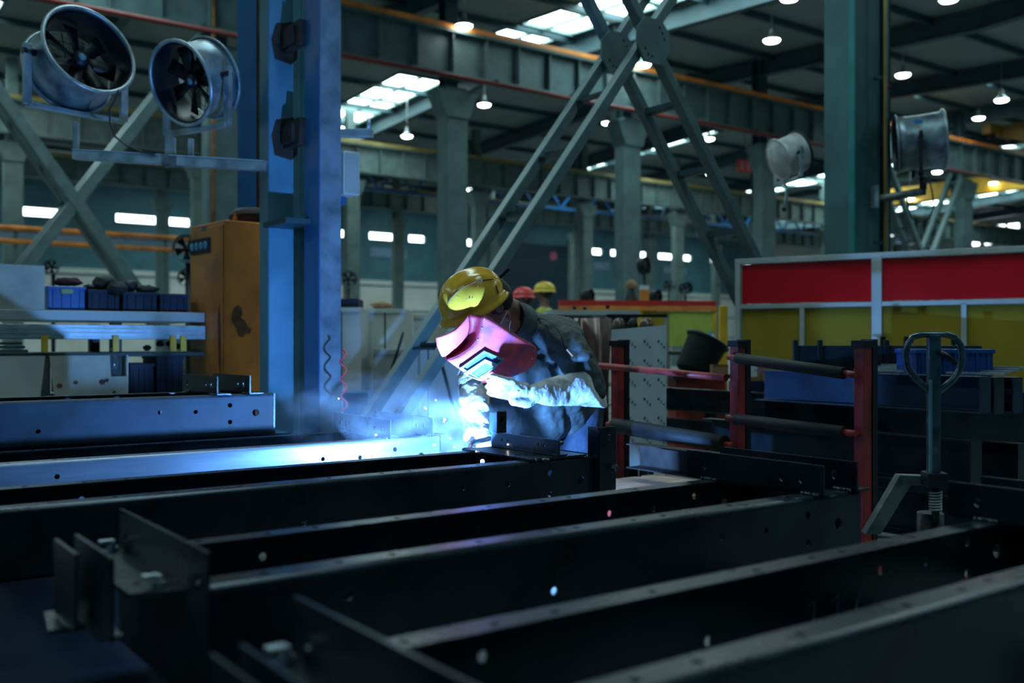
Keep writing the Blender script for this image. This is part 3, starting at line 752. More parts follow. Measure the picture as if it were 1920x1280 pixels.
GLS = mat('grey_bottle_plastic', (.10,.15,.16), .15, 0, .2, 20)
MB().lathe([(.001,0),(.04,0),(.045,.01),(.045,.085),(.02,.12),(.015,.135),(.001,.135)], 18).build('bottle_body', GLS, t); MB().lathe([(.018,.135),(.018,.155),(.001,.155)], 12).build('bottle_cap', WHITE, t)
bin_('dark navy crate under the bench just right of cream box', 242, 290, BINDARK, .726, .22, dv=.02)
bin_('blue-black crate under the bench against the orange cabinet', 292, 345, BINDARK, .726, .27, dv=.02)
for i, (x, y) in enumerate([(300,640),(318,640),(276,648),(335,645)]):
    lump('tool_part', 'small dark tool handle poking out of the under-bench crates, %s' % ['first','second','lowest','last'][i] , 'tool', x, y+4, .028, RUBBER, dv=.12, seed=20+i)

# ================================================================== FANS
FANW = mat('fan_grey_blue_drum', (.28,.36,.40), .38, .55, .35, 7, .1, 30, col2=(.08,.13,.18), rvar=.12)
FANWH = mat('fan_white_drum', (.62,.66,.66), .4, .2, .2, 7)
def drum_fan(label, c, n, R, depth, upv=(0,0,1), shell=FANW, yoke='u', yoke_m=STEELE, rear_ratio=1.0, nblade=7, ydrop=1.25, closed=False):
    """open drum fan; c = centre of the front opening, n = unit axis pointing out of the front"""
    n = Vector(n).normalized(); c = Vector(c)
    t = thing('drum_fan', label, 'fan', c, 0)
    x = n.cross(Vector(upv)).normalized(); y = x.cross(n)*-1
    y = n.cross(x)
    M = Matrix(((x.x,y.x,n.x,0),(x.y,y.y,n.y,0),(x.z,y.z,n.z,0),(0,0,0,1)))
    d = depth
    MB().lathe([(R*.90,0),(R*.88,-d*.2),(R*.86,-d*.5),(R*.86,-d*.8),(R*.90,-d),(R*.885,-d),(R*.845,-d*.8),(R*.845,-d*.5),(R*.865,-d*.2),(R*.885,0)], 40, M=M).build('drum_shell', shell, t)
    MB().lathe([(R*.872,-d*.01),(R*.850,-d*.08),(R*.838,-d*.5),(R*.838,-d*.82)], 40, M=M).build('painted_duct_shade', BLACK, t)  # black inner surface, shade inside the drum put into the colour
    if closed: MB().lathe([(R*.90,-d),(R*.6,-d*1.12),(.001,-d*1.2)], 32, M=M).build('rear_cover', shell, t)
    ring = MB(); ring.tube([M @ Vector((R*.94*math.cos(a), R*.94*math.sin(a), 0)) for a in [2*PI*k/40 for k in range(40)]], R*.045, 8, closed=True); ring.build('front_rim', BLACK if shell is FANWH else STEELE, t)
    ring = MB(); ring.tube([M @ Vector((R*.92*math.cos(a), R*.92*math.sin(a), -d)) for a in [2*PI*k/40 for k in range(40)]], R*.04, 8, closed=True); ring.build('rear_rim', shell, t)
    MB().lathe([(.001,-d*.30),(R*.16,-d*.33),(R*.18,-d*.45),(R*.18,-d*.8),(.001,-d*.82)], 20, M=M).build('motor_hub', BLACK, t)
    MB().lathe([(.001,-d*.285),(R*.08,-d*.30),(R*.08,-d*.33)], 14, M=M).build('hub_cap', BLUEP, t)
    for k in range(nblade):
        a = 2*PI*k/nblade+.3; b = MB(); vs = []
        for i, f in enumerate((.16,.4,.6,.80)):
            tw = .55-.3*i/3; wd = R*(.12+.10*f)
            for s in (-1,1):
                aa = a + s*wd*math.cos(tw)/(R*f)*.9; vs.append(M @ Vector((R*f*math.cos(aa), R*f*math.sin(aa), -d*.5+s*wd*math.sin(tw))))
        fs = [(2*i,2*i+1,2*i+3,2*i+2) for i in range(3)]
        b.add(vs, fs, True); o = b.build('blade', BLACK, t); md = o.modifiers.new('th','SOLIDIFY'); md.thickness = .004
    g = MB()
    for rr in (.3,.5,.7): g.tube([M @ Vector((R*rr*math.cos(a), R*rr*math.sin(a), -d*.97)) for a in [2*PI*k/28 for k in range(28)]], .0025, 5, closed=True)
    for k in range(6):
        a = PI*k/6; g.cyl(M @ Vector((R*.88*math.cos(a),R*.88*math.sin(a),-d*.97)), M @ Vector((-R*.88*math.cos(a),-R*.88*math.sin(a),-d*.97)), .003, 5)
    g.build('rear_guard', BLACK, t)
    # yoke: pivot axis = x (horizontal), drops down
    pc = M @ Vector((0,0,-d*.55)); xa = x*(R*1.02)
    h = R*ydrop
    a, b2 = pc+xa, pc-xa
    yk = MB()
    yk.bar(a+Vector((0,0,.05)), a-Vector((0,0,h)), .028, .05, up=x); yk.bar(b2+Vector((0,0,.05)), b2-Vector((0,0,h)), .028, .05, up=x); yk.bar(a-Vector((0,0,h)), b2-Vector((0,0,h)), .05, .028)
    yk.build('yoke_bracket', yoke_m, t, .003)
    for s_ in (-1,1): MB().cyl(pc+xa*.85*s_, pc+xa*1.08*s_, .022).build('pivot_bolt', BLACK, t)
    t['base'] = [*(c+pc-Vector((0,0,h)))]
    return t
Fa = drum_fan('leftmost drum fan, tilted up with open mouth toward the right', px(168, 93, 6.3), (.74,-.60,.32), .315, .30, ydrop=1.05)
Fb = drum_fan('drum fan next to the blue column, mouth toward the camera-left', px(338, 156, 6.2), (-.48,-.80,-.34), .275, .25, ydrop=1.15)
t = thing('fan_support_arm', 'pale steel channel arm holding the two drum fans on the blue column', 'bracket', px(140, 290, 6.35), 0)
q0 = Vector((0,0,0)); q1 = px(502, 305, 6.15)-px(140, 283, 6.35)
MB().bar(q0, q1, .06, .062).build('arm_channel', STEELE, t, .004)
MB().bar(q0+Vector((0,0,.03)), q1*.99+Vector((0,0,.03)), .075, .006).build('arm_flange', WHITEG, t)
MB().box((.01,0,.11), (.032,.032,.20)).build('end_post', STEELE, t, .003)
for f_, w_ in ((.49,.03),(.52,.025),(.61,.032)): MB().box(tuple(q1*f_+Vector((0,0,.08))), (w_,.03,.13)).build('mounting_stub', STEELE, t, .003)
MB().box(tuple(q1*.52), (.12,.07,.075)).build('joint_sleeve', ALU, t)
t = thing('power_cable', 'black cable drooping from the leftmost drum fan to the arm', 'cable', px(215,195,6.2), 0)
o_ = px(215,195,6.2); MB().tube([px(a,b,6.22)-o_ for a, b in ((222,168),(214,190),(205,205),(206,232),(216,256),(236,272),(262,284),(290,290))], .006, 8).build('cable_run', CABLE, t)
Fc = drum_fan('grey drum fan at right with small blue badge, seen side on', px(1768, 262, 8.95), (.955,-.27,.06), .285, .40, yoke_m=BLACK, ydrop=1.15)
b = MB(); p0 = px(1722, 228, 8.66)-Vector(Fc.location); b.box(p0, (.075,.006,.028)); b.build('blue_badge', mat('badge_blue', (.02,.25,.7), .4, 0, .05, 5), Fc)
b = MB(); p0 = px(1722, 238, 8.65)-Vector(Fc.location); b.box(p0, (.028,.006,.014)); b.build('orange_badge', ORANGE, Fc)
Fd = drum_fan('white drum fan left of the teal column, facing away to the right', px(1499, 285, 8.9), (.90,.24,.36), .20, .22, shell=FANWH, ydrop=1.1, closed=True)
Fe = drum_fan('drum fan half hidden behind the right side of teal column', px(1640, 330, 9.4), (.8,-.5,.1), .21, .2, ydrop=1.0, shell=FANWH)
t = thing('fan_support_arm', 'round grey arm carrying the badge fan out from teal column', 'bracket', px(1640, 374, 8.95), 0)
q1 = px(1735,358,8.85)-px(1640,374,8.95)
MB().cyl((0,0,0), q1, .035, 14).build('arm_tube', ALU, t); MB().box((.0,0,.02), (.04,.1,.2)).build('wall_bracket', STEELE, t); MB().cyl(q1+Vector((-.02,0,0)), q1+Vector((-.02,0,.12)), .03).build('upright_stub', BLACK, t)
o_ = px(1740,360,8.8); t = thing('power_cable', 'black cable looping under the badge fan at right', 'cable', o_, 0)
MB().tube([px(a,b,8.8)-o_ for a, b in ((1741,330),(1748,360),(1751,388),(1742,408),(1724,416),(1708,408),(1702,385),(1700,360))], .007, 8).build('cable_run', CABLE, t)
t = thing('fan_support_arm', 'thin white bent arm hanging under the white fan', 'bracket', px(1476,345,8.9), 0); o_ = px(1476,345,8.9)
MB().tube([px(a,b,8.9)-o_ for a, b in ((1466,338),(1476,352),(1474,372),(1470,390))], .014, 8).build('arm_tube', STEELE, t); MB().ball(tuple(px(1470,392,8.9)-o_), .022).build('end_knob', BLACK, t)
MB().tube([px(a,b,8.9)-o_ for a, b in ((1474,356),(1500,352),(1540,352))], .018, 8).build('side_tube', STEELE, t)
# small far fans on stands
def small_fan(label, x, y, Y, R, n=(.3,-1,0)):
    t = thing('pedestal_fan', label, 'fan', px(x, y, Y), 0)
    nn = Vector(n).normalized(); xx = nn.cross(Vector((0,0,1))).normalized(); yy = nn.cross(xx); M = Matrix(((xx.x,yy.x,nn.x,0),(xx.y,yy.y,nn.y,0),(xx.z,yy.z,nn.z,0),(0,0,0,1)))
    MB().lathe([(R,.06),(R*.96,-.06),(R*.9,-.12),(R*.86,-.12),(R*.92,-.06),(R*.96,.06)], 24, M=M).build('drum', BLACK, t)
    MB().lathe([(.001,.04),(R*.25,.02),(R*.25,-.1),(.001,-.12)], 14, M=M).build('hub', RUBBER, t)
    b = MB()
    for k in range(5):
        a = 2*PI*k/5; b.add([M @ Vector(q) for q in ((0,0,0),(R*.85*math.cos(a),R*.85*math.sin(a),.03),(R*.85*math.cos(a+.7),R*.85*math.sin(a+.7),-.03))], [(0,1,2)])
    b.build('blades', RUBBER, t)
    z = px(x, y, Y).z
    MB().cyl((0,.05,-R), (0,.05,-z+.03), .03, 8).build('stand_pole', BLACK, t); MB().lathe([(.25,0),(.25,.03),(.03,.06)], 18, M=Matrix.Translation((0,.05,-z))).build('stand_base', BLACK, t)
small_fan('small round dark fan standing behind the bright blue crate', 97, 500, 14, .10)
small_fan('white-framed dark fan peeking out left of the orange cabinet top', 350, 466, 10, .14)
small_fan('dark fan low beside the orange cabinet left edge', 350, 521, 12, .11)
small_fan('small dark fan behind the tall brace, left of the yellow helmet', 653, 523, 20, .17)
small_fan('dark pedestal fan against the pale wall, right of thick column behind welder', 1209, 498, 22, .20, (.8,-.5,.1))
small_fan('dark round fan against pale wall near the red-topped fence', 1286, 540, 24, .16)
small_fan('another dark fan beside the slim column near red-topped fence', 1255, 536, 26, .16, (-.4,-1,0))
small_fan('dark fan low against pale wall right of the background workers', 1230, 556, 20, .14, (.7,-.7,0))
small_fan('dark fan at the foot of slim column right behind the background workers', 1104, 556, 20, .16, (.8,-.5,0))

t = thing('floor_shade_sheet', 'added black sheet standing in for the shaded floor below the left ends of frames', 'shade sheet', H(-.2, 2.9, 0), TH)  # added sheet, paints the shaded floor under the frames black
MB().box((0,0,.012), (3.2,5.4,.012)).build('sheet', FLOORSHADE, t); 
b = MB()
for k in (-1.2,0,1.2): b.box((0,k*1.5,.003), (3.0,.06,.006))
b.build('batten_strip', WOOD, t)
# ================================================================== RED AND YELLOW PARTITION
A_ = Vector((1.867, 8.16, 0)); B_ = Vector((3.63, 7.02, 0)); dr = (B_-A_).normalized(); ang = math.atan2(dr.y, dr.x)
t = thing('partition_screen', 'long screen with red upper and yellow lower panels in a white frame', 'partition', A_, ang)
def xat(p):  # local x where the screen crosses picture column p
    tt = (p-960)/F; return (tt*A_.y-A_.x)/(dr.x-tt*dr.y)
zt, zm, zb = 1.755, 1.385, .12
X1 = xat(1645); X2 = X1*2-.0; xe = X1+X1+.15; X3 = X1*3
REDG = mat('red_translucent_sheet', (.62,.006,.012), .12, 0, .06, 2, rvar=.05); YG = mat('yellow_olive_sheet', (.34,.23,.008), .75, 0, .10, 3)
b = MB()
b.box((X3/2,0,zt), (X3+.05,.05,.045)); b.box((X3/2,0,zm), (X3,.045,.035)); b.box((X3/2,0,zb), (X3,.045,.05))
for i, x in enumerate((0, X1, X2, X3)): b.box((x,0,(zt)/2), (.045 if i == 0 else .075,.055,zt))
xs = [xat(1505), xat(1808)+.0, X2+(xat(1505))]
for x in xs: b.box((x,0,(zm+zb)/2), (.038,.045,zm-zb))
b.build('white_frame', FRAMEW, t, .003)
for i in range(3):
    xa, xb = (0, X1, X2)[i]+.03, (X1, X2, X3)[i]-.03
    MB().box(((xa+xb)/2,.0,(zm+zt)/2), (xb-xa,.006,zt-zm-.05)).build('red_panel', REDG, t)
    xm = xs[i]
    for (p, q) in ((xa, xm-.015),(xm+.015, xb)): MB().box(((p+q)/2,.005,(zm+zb)/2), (q-p,.006,zm-zb-.04)).build('yellow_panel', YG, t)

# ================================================================== ROLLER RACK
def VP(x, z): return None
R0 = UV(px(1618, 640, 4.2)); R1 = UV(px(1383, 640, 4.80)); R2 = UV(px(1158, 640, 5.5))
t = thing('roller_rack', 'red upright rack with dark horizontal rollers standing right of the welder', 'rack', H(R0[0], R0[1]), TH)
ys = [0, R1[1]-R0[1], R2[1]-R0[1]]; xs_ = [0, R1[0]-R0[0], R2[0]-R0[0]]
for i in range(3):
    x, y = xs_[i], ys[i]
    b = MB(); b.box((x,y,.55), (.055,.05,1.1)); b.bar((x,y-.09,.0), (x,y,.34), .012,.05, up=(1,0,0)) ; b.bar((x,y+.09,.0), (x,y,.34), .012,.05, up=(1,0,0)); b.box((x,y,.012), (.12,.26,.024)); b.build('red_post', REDP, t, .003)
    q = MB(); q.box((x+.045,y+.0,.56), (.035,.06,1.10)); q.box((x,y,1.09), (.075,.065,.03)); q.build('post_channel', BLACK, t, .002)
def rod(xa, ya, za, xb, yb, zb_, r, m, name, pins=True):
    MB().cyl((xa,ya,za),(xb,yb,zb_), r, 16).build(name, m, t)
    if pins:
        d = (Vector((xb,yb,zb_))-Vector((xa,ya,za))).normalized()*.06
        MB().cyl(Vector((xa,ya,za))-d, (xa,ya,za), .014, 12).build('roller_pin', REDP, t); MB().cyl((xb,yb,zb_), Vector((xb,yb,zb_))+d, .014, 12).build('roller_pin', REDP, t)
sx = -.06
rod(xs_[0]+sx,ys[0]+.05,.965, xs_[1]+sx,ys[1]-.05,1.02,.026, RUBBER,'roller')
rod(xs_[0]+sx,ys[0]+.05,.715, xs_[1]+sx,ys[1]-.04,.73,.026, RUBBER,'roller')
rod(xs_[1]+sx,ys[1]+.02,.925, xs_[2]+sx,ys[2]+.08,.965,.018, REDP,'cross_rod', False)
rod(xs_[1]+sx,ys[1]+.03,.605, xs_[2]+sx,ys[2]-.04,.64,.042, RUBBER,'roller')

# ================================================================== PALLET JACK
PJ = px(1750, 640, 3.45); PJ.z = 0
t = thing('pallet_jack', 'pallet jack with dark loop handle standing upright at the right', 'pallet jack', PJ, -.05)
def Q(x, y): return px(x, y, 3.45)-PJ
loop = [(1703,645),(1712,632),(1728,627),(1772,627),(1790,632),(1800,647),(1803,668),(1800,690),(1788,710),(1765,730),(1752,741),(1738,728),(1716,708),(1703,690),(1699,668)]
MB().tube([Q(a,b) for a, b in loop], .0115, 10, closed=True).build('loop_handle', CHROME, t)
MB().box(tuple((Q(1751,627)+Q(1750,890))/2+Vector((0,0,0))), (.042,.03,(890-627)/F*3.45)).build('tow_bar', CHROME, t, .004)
MB().box(tuple(Q(1741,800)+Vector((0,-.02,0))), (.008,.012,.33)).build('tow_bar_edge', BLUEP, t)
MB().tube([Q(1757,660)+Vector((0,-.03,0)),Q(1770,668)+Vector((0,-.04,0)),Q(1783,682)+Vector((0,-.04,0))], .008, 8).build('release_lever', BLACK, t)
sp = MB(); p0 = Q(1754,958); sp.tube([p0+Vector((.020*math.cos(k*.7), .020*math.sin(k*.7), k*.0011)) for k in range(0,66)], .0035, 6); sp.build('coil_spring', STEELE, t)
MB().cyl(Q(1754,965)+Vector((0,0,-.03)), Q(1754,905)+Vector((0,0,0)), .013).build('spring_rod', BLACK, t)
MB().box(tuple(Q(1752,898)), (.07,.08,.05)).build('pivot_head', BLACK, t, .004)
b = MB(); b.prism([( -.0,0),(.055,0),(.16,.175),(.27,.17),(.26,.205),(.12,.21)], .05, M=frame3(Q(1629,1006)+Vector((0,.08,0)), (1,0,0),(0,0,1))); b.build('cast_frame_arm', ALU, t, .004)
b = MB(); b.cyl(Q(1754,965)+Vector((-.12,.05,-.36)), Q(1754,965)+Vector((.12,.05,-.36)), .085, 20); b.build('steer_wheel', RUBBER, t)
MB().cyl(Q(1754,965)+Vector((0,.05,-.42+.12)), Q(1754,965)+Vector((0,.05,0)), .045).build('pump_body', BLACK, t)
b = MB(); 
for k in (-.2,.2): b.box((.55, .35+k, .12), (1.1,.15,.05), rz=0)
b.box((-.0,.35,.16), (.12,.55,.14)); b.build('forks', REDP, t, .004)

# ================================================================== FOIL PANEL WITH PRINTED MARKS
FILM = mat('pale_protective_film', (.66,.72,.74), .4, .0, .08, 3)
P0 = px(1198, 742, 6.1); t = thing('film_covered_sheet', 'pale blue-grey sheet printed with rows of dark letters, upright behind the red rack', 'metal sheet', (P0.x,P0.y,.0), .12)
w_ = 105/F*6.1; z0 = 1.1-(872-640)/F*6.1; z1 = 1.1-(612-640)/F*6.1
MB().prism([(-w_/2,z0-.05),(w_/2,z0+.05),(w_/2,z1+.01),(-w_/2,z1-.02)], .004, M=frame3((0,0,0),(1,0,0),(0,0,1))).build('sheet', FILM, t)
INK = mat('dark_teal_ink', (.01,.05,.06), .7, 0, .1, 9)
b = MB()
GR = [[(0,0),(0,1),(.55,.9),(.5,.55),(0,.5),(.6,0)]]; GL = [[(.3,1),(.1,.1),(.6,.15)],[(.35,.6),(.6,.9)]]; GV = [[(0,.9),(.3,0),(.6,.9)],[(.1,.5),(.5,.5)]]
for ci, cx_ in enumerate((-.15,-.055,.04,.128)):
    for k in range(7):
        zz = z1-.10-k*.118 - (0 if ci % 2 else .0)
        if zz < z0+.07: continue
        for i, g in enumerate((GR, GL, GV)):
            ox, oz = cx_+i*.017-.01, zz-i*.017
            if ci == 0 and i == 0: continue
            for pl in g:
                for a, c in zip(pl, pl[1:]): b.bar((ox+a[0]*.017, -.0055, oz+a[1]*.017), (ox+c[0]*.017, -.0055, oz+c[1]*.017), .0015, .0055, up=(0,1,0))
b.build('lettering', INK, t)
MB().box((0,.12,z0-.15), (.3,.22,.03)).build('stand_ledge', BLACK, t); MB().box((-.1,.1,(z0)/2), (.03,.03,z0)).build('stand_leg', BLACK, t); MB().box((.1,.1,(z0)/2), (.03,.03,z0)).build('stand_leg', BLACK, t)

# ================================================================== DARK STEEL STOCK ON THE RIGHT
def stock(label, px_end, Y, zt, h, L, m=STEEL, off=0):
    p = px(px_end, 640, Y); u, v = UV(p)
    t = thing('steel_channel_beam', label, 'steel beam', H(u, v, zt), TH+PI/2)
    b = MB(); channel(b, 0, L, 0, 1, 0, h=h, fl=.10, webholes=[(.04,-.13 if h > .15 else -.06,.008)] if h > .1 else ()); o = b.build('beam_body', m, t)
    MB().box((-.004,.05,-h/2), (.008,.10,h)).build('end_cap', m, t)
    return t
ST2 = mat('navy_primer_steel', (.022,.045,.080), .45, .3, .2, 4, .1, 50, col2=(.012,.026,.05))
stock('wide navy steel beam facing the camera behind the pallet jack handle', 1855, 5.0, .925, .185, 1.42, ST2)
stock('dark beam end standing just right of the wide navy beam', 1880, 5.15, .915, .19, 1.5, STEEL)
stock('dark beam at the right edge above the stacked steel', 1915, 5.3, .91, .19, 1.5, ST2)
stock('lower dark beam in the stack behind the tow bar', 1838, 4.75, .63, .23, 1.7, STEEL)
stock('lower dark beam of the stack reaching the right edge', 1925, 4.9, .60, .22, 1.8, STEEL)
stock('bottom dark beam of the stack on the floor near the pallet jack', 1900, 4.7, .33, .22, 1.9, STEEL)
stock('long low dark beam behind the red rack posts, under the cardboard boxes', 1450, 6.6, .76, .16, 1.6, STEEL)
stock('second low dark beam behind the red rack, beneath the first', 1500, 6.3, .55, .18, 1.7, STEEL)
stock('dark beam stub lying in front of the film covered sheet', 1410, 4.35, .60, .12, .70, RUST)
for i in range(4):
    p = px(1830+14*i, 640, 5.25+.12*i); u, v = UV(p)
    t = thing('flat_bar', 'thin pale-edged flat bar lying on the steel stock at far right, %s' % ['closest to the crate','second','third','outermost'][i], 'flat bar', H(u+.02, v, .93+.008*i), TH+PI/2)
    MB().box((.3,0,0), (.9,.03,.012)).build('bar', STEELE, t)
# stanchion rack with dark sheet
p = px(1485, 640, 6.0); u, v = UV(p)
t = thing('stanchion_rack', 'low dark rack with short posts in front of the yellow panels', 'rack', px(1490, 640, 6.3)+Vector((0,0,-1.1)), -.05)
xs2 = [(x-1490)/F*6.3 for x in (1490,1535,1657,1692,1738,1783,1830)]
MB().box((.575,.0,.99), (1.17,.02,.17)).build('side_sheet', STEEL, t, .002); MB().box((.575,.22,.90), (1.17,.44,.03)).build('deck', STEEL, t)
for x in xs2[:3]: MB().box((x,-.02,.55), (.03,.03,1.12)).build('post', BLACK, t, .002)
for x in xs2[3:]: MB().box((x,.42,.56), (.03,.03,1.15)).build('post', BLACK, t, .002)
MB().box((.575,.22,.5), (1.1,.4,.03)).build('lower_deck', STEEL, t)
# blue crate on the stock
t = thing('plastic_crate', 'blue ribbed plastic crate behind the loop handle of pallet jack', 'crate', px(1769, 706, 5.55), -.02)
w, h, d = 138/F*5.55, 52/F*5.55, .30
b = MB(); b.box((0,0,.006), (w,d,.012))
for s in (-1,1): b.box((s*(w/2-.004),0,h/2), (.008,d,h)); b.box((0,s*(d/2-.004),h/2), (w,.008,h))
for k in range(7): b.box((-w/2+w*(k+.5)/7,-d/2-.004,h*.45), (.012,.012,h*.85))
b.box((0,-d/2-.006,h-.012), (w+.014,.014,.022)); b.box((w/2+.003,0,h-.012), (.014,d,.022)); b.box((-w/2-.003,0,h-.012), (.014,d,.022))
b.build('crate_body', mat('mid_blue_crate', (.008,.07,.30), .4, 0, .15, 6), t, .002)
MB().prism(rect(-.09,h-.05,-.02,h-.028), .002, M=frame3((0,-d/2-.010,0),(1,0,0),(0,0,1))).build('hand_slot', BLACK, t)
# cardboard boxes and blue bin
def cbox(label, x0, x1, y0, y1, Y, m=CARD, lab=False):
    p = px((x0+x1)/2, y1, Y); w = (x1-x0)/F*Y; h = (y1-y0)/F*Y
    t = thing('cardboard_box', label, 'box', p, .1)
    MB().box((0,w*.3,h/2), (w,w*.6,h)).build('box_body', m, t, .002)
    if lab: MB().box((0,-.002,h*.5), (w*.35,.002,h*.6)).build('paper_label', PAPER, t)
    else: MB().box((0,-.002,h-.0), (w,.004,.006)).build('tape', WOOD, t)
    return t
cbox('brown cardboard box with white label behind the middle red post', 1392, 1433, 676, 714, 7.2, lab=True)
cbox('small brown cardboard box left of the middle red post', 1336, 1366, 684, 706, 7.3)
cbox('brown cardboard box right of the labelled one, behind roller', 1434, 1458, 682, 714, 7.15)
t = thing('plastic_crate', 'flat dark blue crate under the cardboard boxes', 'crate', px(1425, 735, 7.2), .1)
w = 66/F*7.4; b = MB(); b.box((0,.15,.005),(w,.3,.01))
for s in (-1,1): b.box((s*w/2,.15,.035),(.008,.3,.07)); b.box((0,.15+s*.15,.035),(w,.008,.07))
b.build('crate_body', BINDARK, t)
t = thing('storage_table', 'dark low steel table carrying the cardboard boxes', 'table', px(1400, 640, 7.25)+Vector((0,0,-1.1)), -.3)
MB().box((0,.1,.70), (.62,.5,.03)).build('table_top', STEEL, t)
for x in (-.27,.27):
    for y in (-.1,.3): MB().box((x,y,.345), (.04,.04,.69)).build('leg', BLACK, t)
# pallet with cardboard on the floor behind frame
t = thing('wooden_pallet', 'wooden pallet with torn cardboard on it, at the foot of red rack', 'pallet', px(1252, 640, 4.72)+Vector((0,0,-1.1)), TH)
b = MB()
for k in range(4): b.box((-.21+k*.14,0,.40), (.10,.7,.02))
for k in (-.3,0,.3): b.box((0,k,.345), (.54,.09,.09))
b.build('deck_boards', WOOD, t)
for k in (-.2,.2): MB().box((k,0,.15), (.08,.6,.30)).build('support_block', REDP, t)
t = thing('cardboard_sheet', 'torn orange-brown cardboard lying on the wooden pallet', 'cardboard', px(1240, 640, 4.75)+Vector((-.02,0,-1.1+.414)), TH)
b = MB(); b.prism([(-.3,-.25),(.1,-.3),(.24,-.1),(.22,.2),(-.1,.25),(-.28,.1)], .006); b.build('sheet', CARD, t)
# yellow guard post and rail
t = thing('guard_rail', 'bright yellow guard post with low rail left of the partition', 'guard rail', px(1356, 640, 9.5)+Vector((0,0,-1.1)), 0)
MB().box((0,0,.72), (.075,.06,1.44)).build('post', YEL, t, .004); MB().box((-.16,0,1.0), (.26,.04,.04)).build('rail', YEL, t, .003); MB().box((-.28,0,.5), (.05,.05,1.0)).build('short_post', YEL, t, .003)
t = thing('blue_bottle', 'small bright cyan bottle standing left of the yellow guard post', 'bottle', px(1333, 656, 10.2), 0)
MB().lathe([(.001,0),(.045,0),(.048,.02),(.048,.12),(.02,.165),(.001,.165)], 14).build('bottle_body', mat('cyan_plastic', (.01,.35,.75), .4, 0, .05, 5), t); MB().lathe([(.02,.165),(.02,.185),(.001,.185)], 10).build('bottle_cap', BLUED, t)
t = thing('workbench', 'far steel stand under the cyan bottle and black drum', 'stand', px(1295, 640, 10.3)+Vector((0,0,-1.1)), 0)
MB().box((.0,.2,.98), (.7,.6,.04)).build('table_top', GREENSTRIP, t)
for x in (-.3,.3): MB().box((x,0,.48), (.05,.05,.96)).build('leg', BLACK, t)
t = thing('black_drum', 'dark tilted rubbish drum between film covered sheet and yellow post', 'drum', px(1297, 700, 9.2), .3)
M_ = Matrix.Rotation(.5,4,'Y'); MB().lathe([(.001,0),(.15,0),(.17,.03),(.19,.33),(.20,.34),(.18,.34),(.16,.05),(.001,.04)], 24, M=M_).build('drum_body', RUBBER, t)
MB().lathe([(.205,.33),(.215,.345),(.205,.36),(.195,.345),(.205,.33)], 24, M=M_).build('drum_rim', BLACK, t)
t = thing('drum_stand', 'low dark stand under the tilted rubbish drum', 'stand', px(1297, 640, 9.2)+Vector((0,0,-1.1)), .3)
MB().box((0,0,.78), (.6,.45,.04)).build('top', STEEL, t); MB().box((0,0,.38), (.5,.35,.76)).build('body', REDP, t)
# red-topped yellow fence far behind
t = thing('safety_fence', 'distant fence with red-orange top rail and yellow-green panels', 'fence', px(1245, 640, 13)+Vector((0,0,-1.1)), .12)
MB().box((-.35,0,1.60), (2.1,.06,.07)).build('red_rail', mat('fence_red', (.60,.03,.02), .5, 0, .1, 4), t); MB().box((-.35,-.02,1.53), (2.1,.05,.06)).build('orange_rail', ORANGE, t)
MB().box((.37,0,1.27), (.60,.03,.45)).build('lime_panel', mat('lime_panel', (.48,.58,.10), .5, 0, .1, 4), t); MB().box((-.12,.0,1.27), (.36,.03,.45)).build('yellow_panel', YG, t)
for x in (-1.35,-.32,.68): MB().box((x,0,.78), (.05,.05,1.56)).build('post', YEL, t)
t = thing('machine_bed', 'long white-topped machine table behind the welder\'s shoulder', 'table', px(1110, 640, 8.6)+Vector((0,0,-1.1)), 0)
MB().prism([(-.40,0),(.33,0),(.42,.0),(.28,.5),(-.40,.5)], .045, M=Matrix.Translation((0,0,1.33))).build('table_top', WHITE, t, .004)
MB().box((-.02,.25,1.29), (.78,.44,.05)).build('apron', BLACK, t)
for x in (-.34,.28):
    for y in (.06,.42): MB().box((x,y,.64), (.05,.05,1.28)).build('leg', BLACK, t)
b = MB()
for x, zz in ((-.15,1.39),(-.06,1.385),(.14,1.40)): b.box((x,.05,zz), (.03,.03,.03))
b.build('toggle_clamps', BLACK, t)
# brown curved sheets behind welder
def wavy(label, x0, x1, Y, z0, z1, m, amp=.05, waves=1.5, rz=0, name='curved_sheet', cat='metal sheet'):
    t = thing(name, label, cat, px((x0+x1)/2, 640, Y)+Vector((0,0,-1.1)), rz)
    w = (x1-x0)/F*Y; b = MB(); n = 40; vs = []; fs = []
    for i in range(n+1):
        f = i/n; x = -w/2+w*f; y = amp*math.sin(f*waves*2*PI)
        vs += [(x,y,z0),(x+.04*math.sin(f*5),y*1.2,(z0+z1)/2),(x,y,z1)]
    for i in range(n): k = i*3; fs += [(k,k+3,k+4,k+1),(k+1,k+4,k+5,k+2)]
    b.add(vs, fs, True); o = b.build('sheet', m, t); md = o.modifiers.new('th','SOLIDIFY'); md.thickness = .004
    MB().box((0,amp+.02,z0/2+.01 if z0 > .1 else .02), (w,.03,max(.04,z0))).build('stand', BLACK, t)
    return t
BRN = mat('pinkish_brown_steel_sheet', (.20,.13,.115), .3, .6, .4, 2.2, rvar=.1, stretch=(1,1,.3))
wavy('pinkish brown bent sheet standing right behind the welder\'s back', 1075, 1150, 7.6, .05, 1.28, BRN, .09, 1.2)
